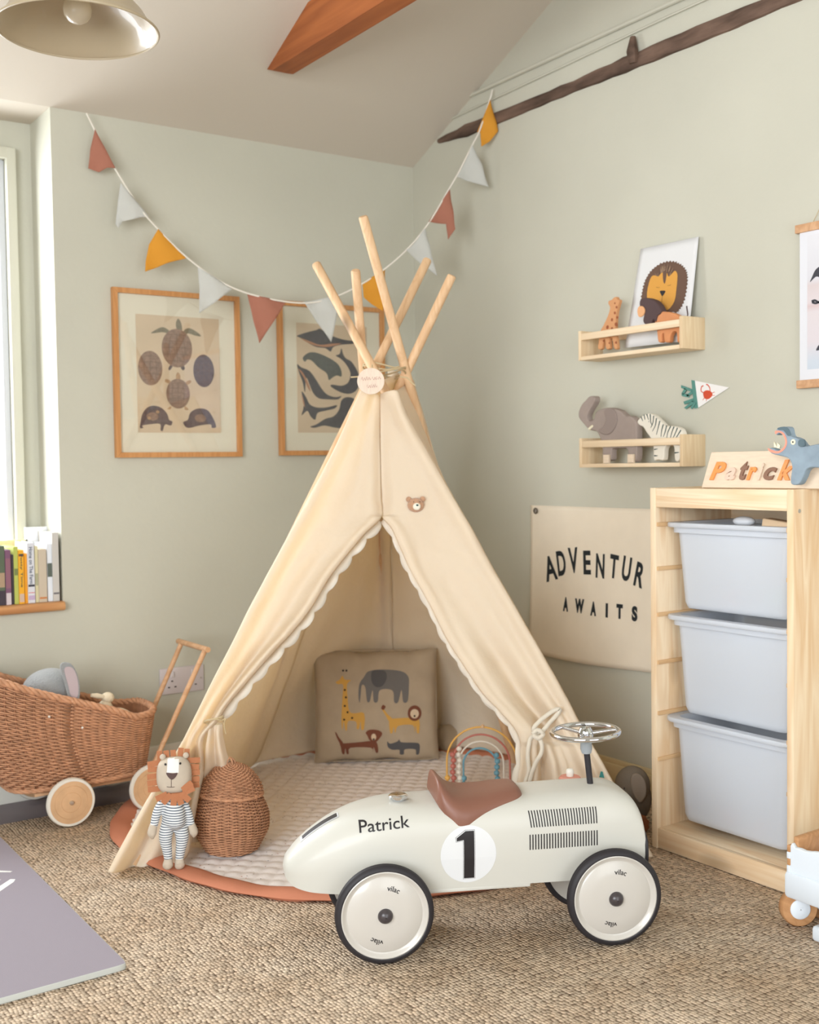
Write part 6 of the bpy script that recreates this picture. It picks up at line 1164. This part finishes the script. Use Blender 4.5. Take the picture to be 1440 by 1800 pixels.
# ------------------------------------------------------------------ books on the sill
def book(px0, px1, ytop, c, label, dy=.0, dep_=.115, title=None, tc=(40, 50, 80), stripes=(), tilt=0., front=3.425, pages=True, cover=None):
    pass
ZS = .575
BK = [((1.0603, 1.0797, 0.783, 3.425), (200, 196, 190), 'tall pale grey book at the end of the sill against the window reveal', '', (90, 86, 90), [(0.1, 0.13, (110, 106, 110))]), ((1.0456, 1.0613, 0.7509, 3.431), (226, 230, 236), 'white book with a dark leaf picture, second from the window reveal', '', (90, 90, 90), [(0.42, 0.66, (96, 104, 96))]), ((1.0183, 1.0424, 0.7353, 3.425), (200, 186, 166), 'sandy beige clothbound book among the books on the sill', '', (150, 120, 104), [(0.06, 0.1, (196, 130, 80))]), ((1.0087, 1.0182, 0.7445, 3.429), (214, 206, 168), 'thin cream coloured book on the sill', '', (110, 110, 90), [(0.3, 0.52, (170, 170, 140))]), ((0.9857, 1.0065, 0.7558, 3.425), (214, 216, 222), 'white book with blue title letters and a red line on its spine', 'Home on The Farm', (52, 64, 92), [(0.165, 0.18, (206, 50, 60)), (0.05, 0.13, (190, 170, 200)), (0.27, 0.31, (60, 60, 70))]), ((0.9773, 0.9859, 0.7242, 3.428), (232, 158, 40), 'thin plain orange book on the sill', '', (60, 50, 40), []), ((0.9595, 0.9754, 0.7353, 3.425), (236, 172, 44), 'mustard yellow book with green title letters on the sill', 'Potty Time', (30, 84, 78), [(0.88, 0.93, (110, 70, 60)), (0.03, 0.19, (206, 180, 160))]), ((0.9468, 0.9593, 0.746, 3.428), (182, 190, 96), 'lime green book on the sill', '', (90, 110, 60), [(0.5, 0.62, (120, 130, 80))]), ((0.9397, 0.9467, 0.7229, 3.43), (66, 60, 62), 'thin dark book on the sill beside the purple one', '', (90, 110, 60), []), ((0.921, 0.9374, 0.7374, 3.425), (122, 84, 110), 'purple book with a white tag at the foot of its spine', '', (160, 120, 90), [(0.0, 0.22, (206, 196, 200)), (0.3, 0.85, (142, 98, 112))]), ((0.8917, 0.92, 0.7503, 3.425), (92, 104, 84), 'dark green photo book on the sill', '', (160, 120, 90), [(0.0, 0.25, (70, 62, 72)), (0.3, 0.55, (170, 146, 120))]), ((0.866, 0.8901, 0.7601, 3.425), (150, 170, 196), 'pale blue book on the sill', '', (160, 120, 90), []), ((0.8404, 0.8644, 0.7498, 3.425), (196, 120, 100), 'brick red book on the sill', '', (160, 120, 90), [])]
M_page = mat('book_pages', (228, 220, 200), .95)
for k, ((x0, x1, zt, yf), c, lb, ti, tcol, st) in enumerate(BK):
    D_ = .15 if k == 0 else .125
    t = thing('book', ((x0+x1)/2, yf+D_/2, ZS), lb, 'book', 'books on the window sill'); m = mat('book_cover_%d' % k, c, .55, .35)
    b = MB(); b.box((x0, yf, ZS+.0005), (x1, yf+.0025, zt), bev=.0008); b.build('spine', m, t, smooth=False)
    for xa, xb in ((x0, x0+.0016), (x1-.0016, x1)): MB().box((xa, yf+.0024, ZS+.0005), (xb, yf+D_, zt)).build('cover_board', m, t, smooth=False)
    MB().box((x0+.0016, yf+.0026, ZS+.003), (x1-.0016, yf+D_-.003, zt-.003)).build('pages', M_page, t, smooth=False)
    H_ = zt-ZS; fs_ = Frame((0, yf, 0), (1, 0, 0), (0, 0, 1), (0, -1, 0))
    for q, (a, e_, cc) in enumerate(st): MB().box((x0+.0012, yf-.0004, ZS+H_*a+.001), (x1-.0012, yf+.0005, ZS+H_*e_)).build('spine_patch', mat('patch_%d_%d' % (k, q), cc, .6), t, smooth=False)
    if ti:
        L_ = min(H_*.62, .11); w_ = (x1-x0)*.52; g_ = fit(glyphs(ti, 1, .01), 0, 0, L_, w_)
        vs = [((x0+x1)/2-w_/2+(d_), ZS+H_*.93-a) for a, d_ in g_[0]]
        MB().add([fs_(a, d_, .0007) for a, d_ in vs], g_[1]).build('spine_title', mat('title_%d' % k, tcol, .7), t, smooth=False)
def flatbook(px, c, name_, lb, sh):
    (x0, z0_), (x1, z1_) = px; t = thing('book', ((x0+x1)/2, sh, ZS), lb, 'book', 'books on the window sill')
    MB().box((x0, sh, ZS+.0005), (x1, sh+.012, z1_), bev=.001).build('cover_board', mat(name_, c, .6), t, smooth=False); return t
t = flatbook(((1.0224, 0), (1.1191, 0.7952)), (236, 238, 242), 'white_cover', 'big white picture book standing flat behind the row of books', 3.565)
g_ = fit(glyphs('W', 1, .01), 1.0674, 0.7502, .03, .028); MB().add([(a, 3.5645, c) for a, c in g_[0]], g_[1]).build('cover_letter', mat('pale_letter', (196, 200, 208), .7), t, smooth=False)
flatbook(((0.9375, 0), (1.0299, 0.7584)), (240, 228, 170), 'pale_yellow_cover', 'pale yellow picture book standing flat behind the row of books', 3.565)
# ------------------------------------------------------------------ elephant plush and small lion toy behind the car
fe = Frame((2.2, 2.14, 0.0), (0.6973, -0.7168, 0.0), (0.0, 0.0, 1.0)); t = thing('elephant_plush', fe.o, 'grey felt elephant with big pale ears sitting by the baseboard behind the storage unit', 'soft toy')
M_felt = mat('grey_felt', (136, 126, 114), .95, .1, bump=('noise', 150, .5, (1, 1, 1), .003))
b = MB(); b.ball(fe(*(-0.0039, 0.1072), .0), (.047, .052, .035), 28, 0, 1, fe); b.build('head', M_felt, t)
b = MB(); b.ball(fe(0.0015, .066, -.02), (.045, .064, .04), 24, 0, 1, fe); b.build('torso', M_felt, t)
b = MB(); b.slab(spl([(-0.0067, 0.1409), (0.0112, 0.1477), (0.029, 0.13), (0.0318, 0.0932), (0.0168, 0.0711), (0.0049, 0.0798), (-0.0069, 0.107)], 4), fe, .010, .004, 0, .028); b.build('ear', mat('pale_felt', (160, 148, 136), .95), t)
b = MB(); b.tube(catmull([fe(*(-0.022, 0.0941), .025), fe(*(-0.0236, 0.0724), .036), fe(*(-0.0177, 0.048), .03)], 5), [.012, .009, .007], 12); b.build('trunk', M_felt, t)
MB().ball(fe(*(-0.0249, 0.1063), .030), .0028, 8).build('eye', M_ink, t)
t = thing('small_lion_toy', fe(.018, 0, .055), 'tiny rust brown lion toy sitting in front of the grey felt elephant', 'soft toy')
b = MB(); pc = (0.0105, 0.0184); b.slab([(pc[0]+.026*(1+.12*(k % 2))*math.cos(2*PI*k/22), pc[1]+.026*(1+.12*(k % 2))*math.sin(2*PI*k/22)) for k in range(22)], fe, .014, .003, 0, .045); b.build('mane', mat('rust_felt', (158, 100, 66), .95), t)
b = MB(); b.ball(fe(pc[0]-.002, pc[1], .062), (.015, .015, .009), 16, 0, 1, fe); b.build('face', mat('tan_felt', (186, 146, 112), .95), t)
b = MB(); b.ball(fe(pc[0]-.002, .0165, .050), (.022, .0155, .016), 16, 0, 1, fe); b.build('torso', mat('rust_felt', (158, 100, 66), .95), t)
# ------------------------------------------------------------------ white and wood wagon, bottom right
M_ww = mat('white_wagon_paint', (224, 232, 240), .45, .4); M_wd = wood('wagon_plywood', (196, 148, 104), (170, 122, 80), 1, 1., False, .5)
wg = thing('toy_wagon', (2.02, 1.35, 0), 'white and plywood toy wagon on the rug in front of the storage unit', 'wagon')
WX, WY = 1.958, 1.481
MB().box((WX, WY-.30, .062), (WX+.13, WY, .118), bev=.008).build('chassis', M_ww, wg)
frg = Frame((WX+.012, 0, 0), (0, -1, 0), (0, 0, 1), (-1, 0, 0)); Y1 = WY-.012
P_ = [(-Y1, .117), (-Y1+.27, .117), (-Y1+.27, .172)]+[(-Y1+.27-.27*k/24, .176-.006*math.sin(PI*2*k/24*2.0)**2-.004*(k > 22)) for k in range(1, 24)]+[(-Y1+.004, .178), (-Y1, .172)]
MB().slab(P_, frg, .012, .002, 0, -.006).build('side_board', M_ww, wg)
MB().slab(P_, Frame((WX+.118, 0, 0), (0, -1, 0), (0, 0, 1), (-1, 0, 0)), .012, .002, 0, -.006).build('side_board', M_ww, wg)
MB().box((WX+.018, Y1-.012, .117), (WX+.112, Y1, .190), bev=.002).build('end_board', M_wd, wg)
for z0_ in (.117, .145): MB().box((WX+.004, Y1-.001, z0_), (WX+.018, Y1+.007, z0_+.014), bev=.001).build('finger_joint', M_ww, wg)
for z0_ in (.131, .159): MB().box((WX+.004, Y1-.001, z0_), (WX+.018, Y1+.006, z0_+.014), bev=.001).build('finger_joint', M_wd, wg)
MB().box((WX+.018, Y1-.25, .117), (WX+.112, Y1-.012, .124)).build('tray_floor', M_wd, wg)
for yw, AX in ((WY-.014, Vector((-.55, -.83, 0))), (WY-.24, Vector((-1, 0, 0)))):
    for xw, sg in ((WX+.030, -1), (WX+.105, 1)):
        w_ = MB().lathe([(.020, -.012), (.0355, -.012), (.0385, -.008), (.0385, .008), (.0355, .012), (.020, .012), (.020, -.012)], (xw, yw, .0385), 48, 0, AX*-sg).build('wheel', M_wd, wg)
        MB().lathe([(.001, -.010), (.021, -.010), (.021, .014), (.018, .016), (.001, .016)], (xw, yw, .0385), 32, 0, AX*-sg).build('hub', M_ww, w_)
    MB().tube([(WX+.03, yw, .0385), (WX+.105, yw, .0385)], .005, 10).build('axle', M_wd, wg)
    MB().box((WX+.05, yw-.012, .034), (WX+.085, yw+.012, .064), bev=.002).build('axle_block', M_ww, wg)
o = MB().box((1.945, 1.32, .0), (1.985, 1.404, .030), bev=.006).build('white_block', M_ww); recentre(o); tag(o, 'white rounded block lying on the rug in front of the wagon', 'block')
